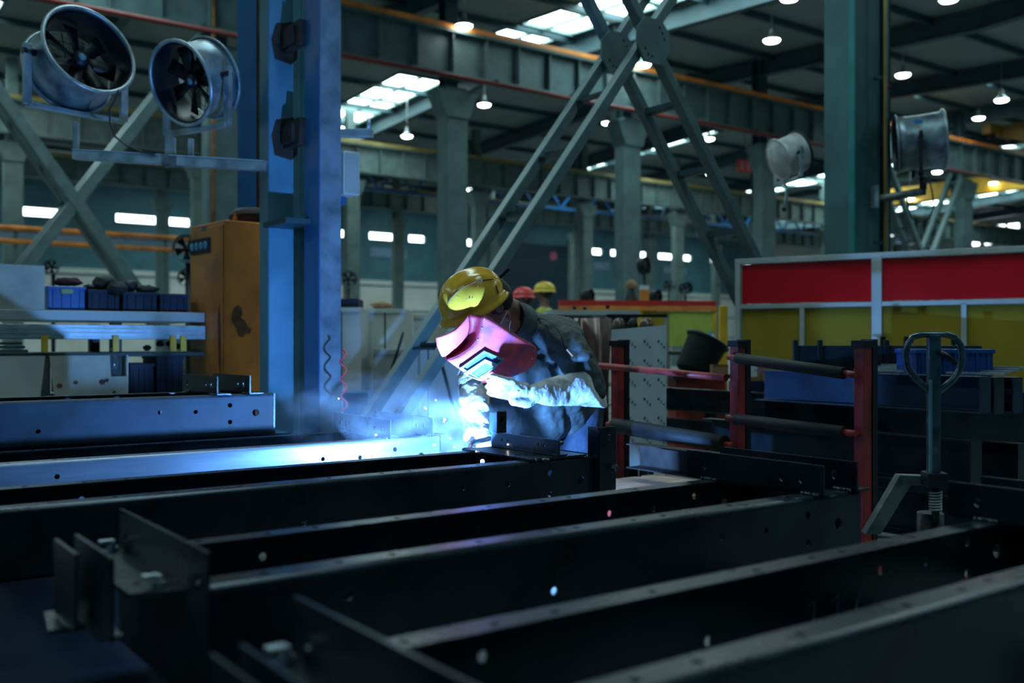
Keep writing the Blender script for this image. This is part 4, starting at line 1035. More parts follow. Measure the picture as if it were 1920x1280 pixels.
for i, (x, w_, lab) in enumerate([(1160,26,'left'),(1187,20,'dark middle'),(1212,28,'right')]):
    p = px(x, 622, 7.9)
    t = thing('metal_roll', '%s one of the brownish rolls standing above the film covered sheet' % lab, 'roll', (p.x,p.y,0), 0)
    r = w_/2/F*7.9
    MB().lathe([(.001,0),(r,0),(r,1.22),(r*.8,1.265),(r*.4,1.285),(.001,1.29)], 20).build('roll_body', BRN if i != 1 else BLACK, t); MB().lathe([(r*1.01,1.18),(r*1.03,1.19),(r*1.01,1.20)], 20).build('band', RUST, t)
t = thing('back_frame', 'tall thin pale-edged frame around the brownish rolls', 'frame', px(1205, 640, 8.1)+Vector((0,0,-1.1)), 0)
MB().box((.19,0,.66), (.025,.03,1.32)).build('post', FRAMEW, t); MB().box((-.05,0,1.31), (.5,.03,.025)).build('top_rail', BLACK, t); MB().box((-.29,0,.66), (.025,.03,1.32)).build('post', FRAMEW, t)

# ================================================================== GREY ENCLOSURES BEHIND THE COLUMN
def cab(name, label, cat, x0, x1, y0, Y, d, m, z0=0, rz=0, seams=(), top=None):
    p = px((x0+x1)/2, 640, Y); w = (x1-x0)/F*Y; z1 = 1.1-(y0-640)/F*Y
    t = thing(name, label, cat, (p.x,p.y,z0), rz)
    MB().box((0,d/2,(z1-z0)/2), (w,d,z1-z0)).build('cabinet_body', m, t, .006)
    for s in seams:
        x = (s-(x0+x1)/2)/F*Y; MB().box((x,-.004,(z1-z0)/2), (.012,.01,(z1-z0)*.96)).build('door_seam', GREENSTRIP, t)
    MB().box((0,-.006,z1-z0-.02), (w,.012,.04)).build('top_trim', top or m, t)
    return t
cab('machine_cabinet', 'white machine cabinet right of the blue column, left one', 'cabinet', 630, 676, 576, 8.6, .6, WHITE, seams=(640,))
cab('machine_cabinet', 'pale grey machine cabinet seen through the ladder battens of the brace', 'cabinet', 680, 760, 578, 9.2, .7, WHITE, seams=(722,))
cab('machine_cabinet', 'grey sheet metal enclosure behind the welding shield', 'cabinet', 785, 870, 640, 8.9, .8, WHITEG, seams=(803,), top=FRAMEW)
cab('machine_cabinet', 'grey sheet enclosure between brace foot and welder', 'cabinet', 700, 784, 655, 8.7, .6, WHITEG, seams=())
cab('machine_cabinet', 'dark navy machine block low beside the red coil hose', 'cabinet', 642, 690, 736, 7.4, .4, DKBLUE)
cab('machine_cabinet', 'pale sloping hood panel behind the yellow helmet', 'cabinet', 775, 850, 590, 10.5, .6, mat('pale_warm_sheet', (.46,.46,.40), .5, .1, .1, 2))
cab('storage_bin', 'dark blue storage bin on top of the white cabinet by the column', 'bin', 632, 672, 560, 8.85, .3, BINDARK, z0=1.397)
lump('cloth_bundle', 'small brown bundle on the pale grey cabinet', 'bundle', 716, 572, .06, CARD, Y=9.3, sc=(1.6,1,.6))
t = thing('hose', 'thin dark hose hanging behind the welder\'s shield', 'hose', px(830, 720, 8.0), 0); o_ = px(830,720,8.0)
MB().tube([px(a,b,8.0)-o_ for a, b in ((820,660),(830,690),(838,720),(846,750),(858,780),(870,800))], .012, 8).build('hose_run', CABLE, t)
t = thing('hose', 'dark cable curving down from the brace foot', 'hose', px(740, 660, 7.0), 0); o_ = px(740,660,7.0)
MB().tube([px(a,b,7.0)-o_ for a, b in ((756,622),(748,650),(738,680),(725,720),(708,760),(700,790))], .010, 8).build('hose_run', CABLE, t)
# red coil hose
o_ = px(645, 720, 5.6); t = thing('coil_hose', 'red coiled air hose hanging beside the blue column', 'hose', o_, 0)
pts = []
for k in range(0, 320):
    f = k/319; y = 655+f*348; a = f*2*PI*11; pts.append(px(643+8*f+5.5*math.sin(a), y, 5.6+.02*math.cos(a))-o_)
MB().tube(pts, .0055, 6).build('hose_coil', REDHOSE, t)
# far white machinery strips, gas bottles
t = thing('gas_cylinder', 'dark gas cylinder with tan cap in front of thick column behind welder', 'cylinder', px(1184, 640, 17)+Vector((0,0,-1.1)), 0)
MB().lathe([(.001,0),(.14,0),(.14,1.75),(.08,1.95),(.05,2.0),(.05,2.08),(.001,2.1)], 20).build('cylinder_body', BLACK, t); MB().lathe([(.06,2.0),(.10,2.02),(.10,2.1),(.03,2.16),(.001,2.16)], 14).build('valve_cap', CARD, t)
t = thing('orange_box', 'small orange box above the red fence rail', 'box', px(1208, 566, 14.5), 0)
MB().box((0,0,.09), (.13,.1,.18)).build('box_body', ORANGE, t, .004); MB().box((0,0,.21), (.13,.1,.06)).build('lid', PAPER, t)
t = thing('shelf_stand', 'hidden-foot dark stand holding the small orange box', 'stand', px(1208, 640, 14.5)+Vector((0,0,-1.1)), 0)
MB().box((0,0,.83), (.2,.2,1.66)).build('body', BLACK, t)

t = thing('filler_plate', 'added dark filler plate behind the stacked beams, hiding the lower yellow panels', 'filler plate', px(1690, 640, 6.15)+Vector((0,0,-1.1)), -.18)  # added filler, keeps the gap below the stock dark
MB().box((.05,.03,.40), (1.75,.03,.78)).build('plate', STEEL, t)
for x in (-.6,.6): MB().box((x,.10,.02), (.06,.2,.04)).build('foot', BLACK, t)
# ================================================================== PEOPLE
def fuse(mb, name, m, parent, base, voxel=.012, smooth=6, disp=0, dscale=.08, ratio=None):
    mb.v = [tuple(Vector(v)-base) for v in mb.v]
    o = mb.build(name, m, parent)
    r = o.modifiers.new('union', 'REMESH'); r.mode = 'VOXEL'; r.voxel_size = voxel; r.use_smooth_shade = True
    s = o.modifiers.new('soft', 'SMOOTH'); s.iterations = smooth; s.factor = .6
    if disp:
        tx = bpy.data.textures.new(name+'_folds', 'CLOUDS'); tx.noise_scale = dscale; tx.noise_depth = 2
        d = o.modifiers.new('folds', 'DISPLACE'); d.texture = tx; d.strength = disp; d.mid_level = .5; d.texture_coords = 'LOCAL'
    return o
def hand(mb, wrist, knuck, across, normal, curl, thumb, s=1.0, r=.0125):
    """palm from wrist to knuckles; across points from little finger to index side; normal out of the palm back"""
    w, k = Vector(wrist), Vector(knuck); d = (k-w).normalized(); a = Vector(across); a = (a-d*a.dot(d)).normalized(); n = Vector(normal); n = (n-d*n.dot(d)-a*n.dot(a)).normalized()
    L = (k-w).length; hw = .038*s
    mb.loft([(w, a*.026*s, n*.018*s), (w+d*L*.35, a*.036*s, n*.019*s), (w+d*L*.7, a*hw*1.05, n*.018*s), (k, a*hw, n*.015*s), (k+d*.006, a*hw*.8, n*.010*s)], 16)
    lens = [.060,.072,.078,.070]
    for i in range(4):
        f = (i-1.5)/1.5; b0 = k - d*.012 + a*hw*.78*f
        c = curl[i] if isinstance(curl, (list, tuple)) else curl
        p = b0; pts = [p-d*.01, p]; ang = 0; Lf = lens[i]*s
        for seg, fr in enumerate((.45,.32,.26)):
            ang += c*(.55,.9,.7)[seg]; dd = (d*math.cos(ang) - n*math.sin(ang) + a*f*.06).normalized(); p = p + dd*Lf*fr*1.05; pts.append(p)
        mb.capsule(pts, [r*s*1.02, r*s, r*s*.94, r*s*.88, r*s*.78], 10)
    t0 = w + d*L*.30 + a*.030*s
    tv = Vector(thumb).normalized()
    mb.capsule([t0-a*.012, t0+tv*.030*s, t0+(tv*.8+d*.45).normalized()*.066*s], [r*1.35*s, r*1.15*s, r*.9*s], 10)
def head_mesh(mb, c, f, up, R=.105):
    f = Vector(f).normalized(); up = Vector(up); up = (up-f*up.dot(f)).normalized(); l = up.cross(f)
    M = Matrix(((f.x,l.x,up.x,c[0]),(f.y,l.y,up.y,c[1]),(f.z,l.z,up.z,c[2]),(0,0,0,1)))
    P = lambda x,y,z: M @ Vector((x*R,y*R,z*R))
    mb.ball((0,0,.12*R), R, 24, 18, M=M, sc=(.98,.74,1.02))
    mb.loft([(P(.1,0,-.3), l*R*.68, f*R*.82), (P(.16,0,-.7), l*R*.56, f*R*.72), (P(.30,0,-1.02), l*R*.34, f*R*.48), (P(.34,0,-1.12), l*R*.2, f*R*.3)], 18)
    mb.capsule([P(.93,0,.10), P(1.08,0,-.22), P(1.10,0,-.32)], [R*.07, R*.11, R*.12], 8)      # nose
    for s in (-1,1):
        mb.capsule([P(.90,s*.18,.22), P(.84,s*.48,.20)], [R*.07,R*.06], 8)                    # brow
        mb.capsule([P(.92,s*.12,-.60), P(.95,0,-.60)], [R*.05,R*.06], 8)                        # lips
        mb.loft([(P(.02,s*.72,-.05), f*R*.10, up*R*.22), (P(-.04,s*.86,-.03), f*R*.17, up*R*.30), (P(-.08,s*.93,-.02), f*R*.15, up*R*.27)], 12)  # ear
        mb.ball(P(.88,s*.32,.06), R*.09, 10, 8)
    return M
SKIN = mat('skin_tone', (.30,.13,.09), .5, 0, .1, 9, spec=.35)
HAIR = mat('black_hair', (.012,.010,.010), .6, 0, .2, 40)
JACK = mat('dark_grey_work_jacket', (.070,.088,.095), .72, 0, .22, 9, .35, 55)
TROU = mat('navy_work_trousers', (.035,.055,.10), .75, 0, .2, 8, .3, 60)
GLOV = mat('white_leather_glove', (.62,.62,.64), .75, 0, .30, 16, .35, 90, col2=(.36,.35,.36))
HELM = mat('yellow_helmet_shell', (.86,.46,.045), .22, 0, .2, 9, .03, 30, col2=(.66,.34,.03), coat=.3, rvar=.08)
SHLD = mat('red_fibre_welding_shield', (.85,.10,.13), .5, 0, .35, 13, .12, 60, col2=(.30,.08,.20))
SHLDD = mat('dark_shaded_shield_red', (.26,.008,.03), .6, 0, .2, 20)  # shield red darkened, shadow of the folded rim put into the colour
LENS = mat('speckled_lens_glass', (.12,.30,.48), .3, 0, .6, 260, .5, 300, col2=(.02,.07,.14))

BASE = Vector((.30, 4.85, 0)); CP = Vector((0,0,CAMZ))
f_ = Vector((-.80,-.30,-.50)).normalized(); c_ = Vector((-.35,-.40,.80)); c_ = (c_-f_*c_.dot(f_)).normalized(); l_ = c_.cross(f_)
Hm = px(884,560,4.30); Hh = Hm - f_*.072 - c_*.066
neckb = px(992,606,4.60); shL = px(1058,645,4.48); shR = px(935,655,4.74)
elL = px(1112,726,4.46); wrL = px(1000,737,4.24)
elR = px(880,715,4.52); wrR = px(898,795,4.28)
pel = Vector((.27,4.98,.86)); lf = Vector((.89,-.45,0)).normalized()
hipL = pel+lf*.10+Vector((0,0,-.03)); hipR = pel-lf*.10+Vector((0,0,-.03))
knL = px(1078,895,4.72); knR = px(915,890,4.68)
anL = Vector((knL.x+.06, knL.y+.22, .135)); anR = Vector((knR.x+.03, knR.y+.20, .135))
body = MB()
head_mesh(body, Hh, f_, c_, .098)
body.capsule([Hh - c_*.05 - f_*.05, neckb], [.058,.068])
e0 = px(951,592,4.33); body.loft([(e0+l_*-.02, f_*.008, c_*.018), (e0, f_*.015, c_*.030), (e0+l_*.012, f_*.013, c_*.026)], 12); body.capsule([e0-l_*.045, px(962,612,4.42)], [.040,.045])
sp_ = [pel, pel.lerp(neckb,.35)+Vector((.02,.03,.03)), pel.lerp(neckb,.7)+Vector((.02,.03,.05)), neckb+Vector((0,0,-.04))]
dsp = (neckb-pel).normalized(); bb = lf.cross(dsp)
body.loft([(sp_[0], lf*.14, bb*.10), (sp_[1], lf*.125, bb*.09), (sp_[2], lf*.15, bb*.10), (sp_[3], lf*.12, bb*.08)], 16)
body.capsule([shL, elL, wrL], [.05,.038,.026]); body.capsule([shR, elR, wrR], [.05,.038,.026])
for h, k, a in ((hipL,knL,anL),(hipR,knR,anR)):
    body.capsule([h,k,a],[.085,.058,.04]); body.capsule([a+Vector((.0,.03,-.03)), a+Vector((-.09,-.12,-.045))], [.04,.03])
# bare hands inside the gloves
hkL = px(948,728,4.17)
hand(body, wrL, hkL, (0,-.35,1), (0,-1,-.3), .35, (-.5,-.6,-.5), .85, .009)
hkR = px(914,836,4.17)
hand(body, wrR, hkR, (-.8,-.3,.2), (.2,-.9,.3), 1.0, (-.6,-.5,-.2), .85, .009)
welder = fuse(body, 'person', SKIN, None, BASE, .0075, 3)
welder.location = BASE
SCL = 1.042; welder.location = CP+(BASE-CP)*SCL; welder.scale = (SCL,)*3
tag(welder, 'person bending over the frame in dark jacket, white gloves and yellow helmet, welding', 'person')
# jacket
j = MB()
j.loft([(pel+Vector((0,0,-.07))+bb*0, lf*.185, Vector((.45,.89,0))*.15), (sp_[0]+Vector((0,0,.03)), lf*.18, bb*.15), (sp_[1]+bb*.02, lf*.175, bb*.135), (sp_[2]+Vector((0,0,-.01)), lf*.20, bb*.135), (sp_[3]+Vector((.0,0,-.02)), lf*.165, bb*.11), (neckb+Vector((-.01,-.01,.0)), lf*.09, bb*.075)], 24)
j.capsule([shL, shL.lerp(elL,.5)+Vector((.008,0,0)), elL+Vector((.0,0,.0))], [.092,.080,.066]); j.capsule([shL, neckb], [.085,.07])
j.capsule([elL, elL.lerp(wrL,.35)], [.060,.048])
j.capsule([shR, shR.lerp(elR,.5), elR], [.085,.072,.066]); j.capsule([shR, neckb], [.082,.07]); j.capsule([elR, elR.lerp(wrR,.4)], [.062,.05])
j.capsule([px(945,690,4.62), px(950,750,4.66), px(948,800,4.72)], [.075,.085,.08]); j.capsule([px(1010,700,4.55), px(1020,790,4.72)], [.09,.12]); j.capsule([px(1065,700,4.6), px(1065,790,4.8)], [.08,.09])
for (x,y,Y,r) in ((1085,650,4.40,.03),(1098,668,4.36,.028),(1076,672,4.38,.024)): j.ball(px(x,y,Y), r, 10, 8)
jk = fuse(j, 'work_jacket', JACK, welder, BASE, .010, 5, .030, .07)
# collar
co = MB(); n0 = px(966,603,4.47); ax = (neckb-(Hh-c_*.04)).normalized(); s1 = ax.cross(Vector((0,0,1))).normalized(); s2 = ax.cross(s1)
pts = []
M_ = []
for k in range(25):
    a = -2.45+4.9*k/24; rr = .083
    M_.append((n0 + s1*math.cos(a)*rr*1.0 + s2*math.sin(a)*rr*1.0, s1*math.cos(a)+s2*math.sin(a)))
vs = []; fs = []
for p, d in M_: vs += [p-ax*.060+d*.008, p+ax*.045+d*.010]
fs = [(2*k,2*k+1,2*k+3,2*k+2) for k in range(24)]
vs = [Vector(v)-BASE for v in vs]
co.add(vs, fs, True); o = co.build('collar', JACK, welder); md = o.modifiers.new('th','SOLIDIFY'); md.thickness = .006
# sleeve pen and shoulder seam
sm = MB(); sm.bar(px(1063,655,4.32)-BASE, px(1074,668,4.31)-BASE, .006, .006); sm.build('pen_in_sleeve', CARD, welder)
sm = MB(); sm.tube([px(a,b,Y)-BASE for a,b,Y in ((1000,596,4.55),(1022,598,4.47),(1040,610,4.41),(1052,628,4.39),(1058,650,4.385))], .002, 5); sm.build('shoulder_seam', BLACK, welder)
# trousers, boots
tr = MB()
tr.loft([(pel+Vector((0,0,.04)), lf*.16, Vector((.45,.89,0))*.125), (pel+Vector((0,0,-.08)), lf*.175, Vector((.45,.89,0))*.13)], 20)
for h, k, a in ((hipL,knL,anL),(hipR,knR,anR)): tr.capsule([h, h.lerp(k,.5), k, a+Vector((0,0,.05))], [.115,.10,.078,.065])
fuse(tr, 'work_trousers', TROU, welder, BASE, .012, 5, .025, .08)
bo = MB()
for a in (anL, anR): bo.capsule([a+Vector((0,.03,-.035)), a+Vector((-.10,-.14,-.045))], [.052,.044]); bo.capsule([a, a+Vector((0,0,.08))], [.055,.055])
fuse(bo, 'work_boots', BLACK, welder, BASE, .012, 4)
# gloves
g = MB()
hand(g, wrL+Vector((-.01,0,0)), hkL, (.1,-.35,1), (0,-1,-.3), [.25,.25,.2,.12], (-.75,-.35,-.55), 1.12, .0150)
g.loft([(wrL+Vector((-.015,0,0)), Vector((0,.030,.0)), Vector((0,0,.036))), (wrL+Vector((.0,.003,0)), Vector((0,.036,.0)), Vector((.0,0,.042))), (wrL.lerp(elL,.25), Vector((.01,.055,0)), Vector((0,0,.062))), (wrL.lerp(elL,.7), Vector((.03,.068,0)), Vector((0,0,.076))), (elL+Vector((-.02,-.03,-.0)), Vector((.03,.085,0)), Vector((-.01,0,.084))), (elL+Vector((.028,-.02,-.02)), Vector((.03,.085,0)), Vector((-.032,0,.076)))], 24)
g.capsule([px(962,752,4.20), px(992,752,4.24)], [.020,.030])
gl = fuse(g, 'left_glove', GLOV, welder, BASE, .0055, 3, .010, .035)
g = MB()
hand(g, wrR, hkR, (-.8,-.3,.2), (.2,-.9,.3), 1.0, (-.6,-.5,-.2), 1.12, .0145)
ax_ = (wrR-elR).normalized(); e1 = Vector((1,.1,0)); e2 = ax_.cross(e1).normalized()
g.loft([(wrR+ax_*.0, e1*.042, e2*.036), (wrR-ax_*.06, e1*.050, e2*.045), (wrR-ax_*.085, e1*.062, e2*.055), (wrR-ax_*.16, e1*.060, e2*.055), (elR+ax_*.02, e1*.058, e2*.055), (elR-ax_*.05, e1*.052, e2*.05)], 24)
g.capsule([px(870,752,4.36), px(905,762,4.34)], [.024,.024]); g.capsule([px(868,770,4.34), px(905,776,4.33)], [.018,.02])
fuse(g, 'right_glove', GLOV, welder, BASE, .0055, 3, .012, .04)
# face mask, ear cords, hair
fm = MB(); fm.ball((0,0,0), .078, 20, 14, M=Matrix.Translation(Hh+f_*.055-c_*.045-BASE) @ frame3((0,0,0), f_, l_), sc=(.62,.80,.80)); fm.build('face_mask', mat('white_face_mask', (.6,.6,.62), .8, 0, .05, 9), welder)
ear = e0 + l_*.010
cd = MB(); cd.tube([p-BASE for p in (ear+c_*.022+l_*.004, px(936,612,4.235), px(944,628,4.22), px(950,640,4.21))], .0016, 5); cd.tube([p-BASE for p in (ear-c_*.024+l_*.004, px(955,612,4.235), px(957,632,4.22))], .0016, 5); cd.build('mask_cord', PAPER, welder)
hr = MB(); hr.ball((0,0,0), .099, 24, 16, M=Matrix.Translation(Hh+c_*.016-f_*.012-BASE) @ frame3((0,0,0), f_, l_), sc=(1.0,.80,1.0)); hr.v = [v for v in hr.v]; hr.build('hair', HAIR, welder)
# helmet
def hard_hat(name, m, parent, M, sc=1.0, a=.153, b=.118, h=.128, knob=True):
    mb = MB(); n, mm = 56, 22; vs = []; fs = []
    for i in range(mm+1):
        t = (PI*.5+.34)*i/mm
        for k in range(n):
            p = 2*PI*k/n
            x, y, z = a*math.sin(t)*math.cos(p), b*math.sin(t)*math.sin(p), h*math.cos(t)
            if t > PI/2: z = -h*math.sin(t-PI/2); x = a*math.cos(p)*(1-.05*(t-PI/2)); y = b*math.sin(p)*(1-.05*(t-PI/2))
            e = math.exp(-(y/.022)**2)*.007 + math.exp(-((abs(y)-.062)/.014)**2)*.006
            e *= max(0, math.cos(t))**.4 if t < PI/2 else 0
            r = Vector((x,y,z)); r += r.normalized()*e
            if i >= mm-2: r += Vector((math.cos(p),math.sin(p),0))*.006*(i-mm+3)/1.0 + Vector((max(0,math.cos(p))**3*.010*(i-mm+3)/3,0,0))
            vs.append(r*sc)
    for i in range(mm):
        for k in range(n): k2 = (k+1) % n; fs.append((i*n+k,(i+1)*n+k,(i+1)*n+k2,i*n+k2))
    mb.add(vs, fs, True, M); o = mb.build(name, m, parent); md = o.modifiers.new('th','SOLIDIFY'); md.thickness = .003*sc; return o
MH = Matrix.Translation(Hm - BASE) @ frame3((0,0,0), f_, l_)
hat = hard_hat('hard_hat', HELM, welder, MH)
b = MB(); 
for s in (-1, 1): b.tube([MH @ Vector((x, s*y, z)) for x, y, z in ((-.10,.108*.75,.06),(-.03,.085,.092),(.05,.078,.098),(.11,.058,.075),(.145,.03,.02))], .0022, 6)
b.build('helmet_groove', GRIME, hat)
b = MB(); b.bar(MH @ Vector((-.146,.03,.03)), MH @ Vector((-.20,.05,.052)), .020, .014); b.build('rear_adjuster', BLACK, hat, .004)
b = MB(); b.bar(MH @ Vector((-.085,.104,.0)), MH @ Vector((-.092,.100,.035)), .004, .004); b.build('side_slot', BLACK, hat)
random.seed(3)
b = MB()
for k in range(26):
    t = random.uniform(.3,1.4); p = random.uniform(.2,2.6); b.ball(MH @ Vector((.155*math.sin(t)*math.cos(p), .120*math.sin(t)*math.sin(p), .130*math.cos(t))), random.uniform(.0012,.0024), 6, 4)
b.build('paint_specks', CREAM, hat)

# ------------------------------------------------------------------ welding shield
def coons(mb, top, bot, left, right, nu=18, nv=14, bulge=0.0, bd=Vector((0,-1,0)), rough=0.0, base=Vector((0,0,0))):
    def rs(pl, n):
        pl = [px(*p) for p in pl]; L = [0]
        for a, c in zip(pl, pl[1:]): L.append(L[-1]+(c-a).length)
        out = []
        for i in range(n+1):
            s = L[-1]*i/n; k = 0
            while k < len(L)-2 and L[k+1] < s: k += 1
            f = 0 if L[k+1] == L[k] else (s-L[k])/(L[k+1]-L[k])
            out.append(pl[k].lerp(pl[k+1], f))
        return out
    T, Bt, Lf, Rt = rs(top, nu), rs(bot, nu), rs(left, nv), rs(right, nv)
    vs = []
    for j in range(nv+1):
        v = j/nv
        for i in range(nu+1):
            u = i/nu
            p = T[i]*(1-v)+Bt[i]*v + Lf[j]*(1-u)+Rt[j]*u - (T[0]*(1-u)*(1-v)+T[nu]*u*(1-v)+Bt[0]*(1-u)*v+Bt[nu]*u*v)
            p = p + bd*bulge*(4*u*(1-u))*.9*(1-.4*abs(2*v-1))
            vs.append(p-base)
    fs = []
    for j in range(nv):
        for i in range(nu): k = j*(nu+1)+i; fs.append((k,k+1,k+nu+2,k+nu+1))
    return mb.add(vs, fs, True)
def ds(x, y, o=0.0):
    return (x, y, 4.325 + (y-591)*.00065 + ((x-907)*.0010 if x > 907 else (x-907)*.00035) + o)
def dl(pts): return [ds(*p) for p in pts]
SHV = {}
def dn(x, y, o=-.004):
    from mathutils.bvhtree import BVHTree
    if 'tree' not in SHV: SHV['tree'] = BVHTree.FromPolygons(*SHV['front_shell'])
    d = px(x, y, 4)-CP; d.normalize(); h = SHV['tree'].ray_cast(CP-SB, d)[0]
    return (x, y, (h.y+SB.y if h else ds(x, y)[2]-.012)+o)
SB = px(*ds(915, 660))
sh = thing('welding_shield', 'pinkish red hand-held welding shield with blue lens in front of the face', 'welding mask', SB, 0)
crease = dl([(907,591),(903,612),(895,637),(880,654),(858,668),(838,675)])
inner = dl([(880,590,.03),(881,612,.05),(876,636,.06),(862,654,.06),(846,665,.04),(834,668,.02)])
def shell(name, m, *a, th=.004, **k):
    mb = MB(); coons(mb, *a, base=SB, **k); SHV[name] = (list(mb.v), list(mb.f)); o = mb.build(name, m, sh); md = o.modifiers.new('th','SOLIDIFY'); md.thickness = th; return o
shell('front_shell', SHLD, dl([(907,591),(935,606),(975,632),(1000,646),(1006,652)]), dl([(838,675),(862,692),(880,706),(900,714),(930,711),(958,707)]), crease, dl([(1006,652),(1007,668),(1003,682),(985,697),(958,707)]), bulge=.024)
shell('side_shell', SHLD, dl([(817,633),(838,627),(856,618,.01),(870,603,.02),(880,590,.03)]), dl([(826,664),(830,669,.01),(834,668,.02)]), dl([(817,633),(819,648),(826,664)]), inner, bulge=.012)
shell('folded_rim', SHLDD, dl([(880,590,.03),(894,590,.02),(907,591)]), dl([(834,668,.02),(836,672,.01),(838,675)]), inner, crease, th=.003, nu=4, bulge=-.02)
shell('lower_lip', SHLDD, dl([(900,713),(930,711),(958,707)]), dl([(905,718,.04),(932,716,.04),(956,711,.03)]), dl([(900,713),(905,718,.04)]), dl([(958,707),(956,711,.03)]), th=.003, nu=8, nv=3)
def quad_plate(name, m, pts, depth, hole=None, parent=sh):
    P_ = [px(*p)-SB for p in pts]; nrm = (P_[1]-P_[0]).cross(P_[3]-P_[0]).normalized()
    if nrm.y > 0: nrm = -nrm
    mb = MB()
    if hole:
        Q_ = [px(*p)-SB for p in hole]
        vs = P_+Q_+[p+nrm*depth for p in P_]+[p+nrm*depth for p in Q_]; fs = []
        for i in range(4):
            k = (i+1) % 4; fs += [(8+i,8+k,12+k,12+i),(i,k,8+k,8+i),(4+i,4+k,12+k,12+i),(i,k,4+k,4+i)]
        mb.add(vs, fs)
    else:
        vs = P_+[p+nrm*depth for p in P_]; mb.add(vs, [(0,1,2,3),(4,5,6,7)]+[(i,(i+1)%4,(i+1)%4+4,i+4) for i in range(4)])
    return mb.build(name, m, parent, .0008)
LF = mat('pale_lens_frame', (.22,.40,.58), .4, .3, .1, 20)
quad_plate('lens_frame', LF, [dn(907,656),dn(946,673),dn(902,712),dn(860,690)], .010, [dn(908,662),dn(939,675),dn(900,708),dn(868,689)])
quad_plate('lens_recess', mat('deep_blue_recess', (.04,.12,.30), .5, 0, .1, 9), [dn(908,662),dn(939,675),dn(900,708),dn(868,689)], .002)
quad_plate('inner_bezel', mat('pale_bezel', (.5,.6,.7), .5, 0, .1, 9), [dn(909,672),dn(934,683),dn(897,712),dn(868,699)], .012, [dn(909,679),dn(926,687),dn(893,709),dn(876,701)])
quad_plate('lens_glass', LENS, [dn(909,679),dn(926,687),dn(893,709),dn(876,701)], .007)
b = MB()
for (x,y,o) in ((909,597,0),(904,614,0),(1000,658,0),(998,672,0),(896,636,0),(908,660,-.012),(943,673,-.012),(864,689,-.012),(900,709,-.012)): b.ball(px(*dn(x,y,o))-SB, .0042, 10, 6)
b.build('rivets', STEELE, sh)
b = MB(); b.tube([px(*ds(x,y,o))-SB for x,y,o in ((925,713,0),(932,706,-.03),(941,703,-.03),(948,711,0))], .006, 8); b.cyl(px(*ds(920,716,.02))-SB, px(*ds(960,730,.0))-SB, .011, 10); b.build('handle', mat('shield_handle_grey', (.35,.33,.40), .5, 0, .2, 20), sh)
# welding torch
TB = px(905, 835, 4.30); tg = thing('welding_torch', 'welding torch held low in the rear glove at the bright arc', 'welding torch', TB, 0)
AR = px(868, 832, 4.0); AR = Vector(((868-960)/F*4.105, 4.105, .60))
b = MB(); b.tube([px(918,822,4.34)-TB, px(902,826,4.25)-TB, px(884,830,4.18)-TB], .011, 10); b.build('torch_neck', BLACK, tg)
MB().cyl(px(884,830,4.18)-TB, AR+Vector((.02,.012,.03))-TB, .009, 12).build('torch_nozzle', mat('copper_nozzle', (.6,.3,.15), .3, .9, .1, 9), tg)
b = MB(); b.tube([px(918,822,4.34)-TB, px(925,850,4.38)-TB, px(930,900,4.42)-TB, px(945,1000,4.5)-TB], .012, 8); b.build('torch_cable', CABLE, tg)
ar = MB().ball((0,0,0), .006, 12, 8).build('welding_arc', emis('arc_glow', (.55,.75,1.0), 900)); ar.location = AR
tag(ar, 'tiny blinding welding arc at the tip of the torch', 'arc')

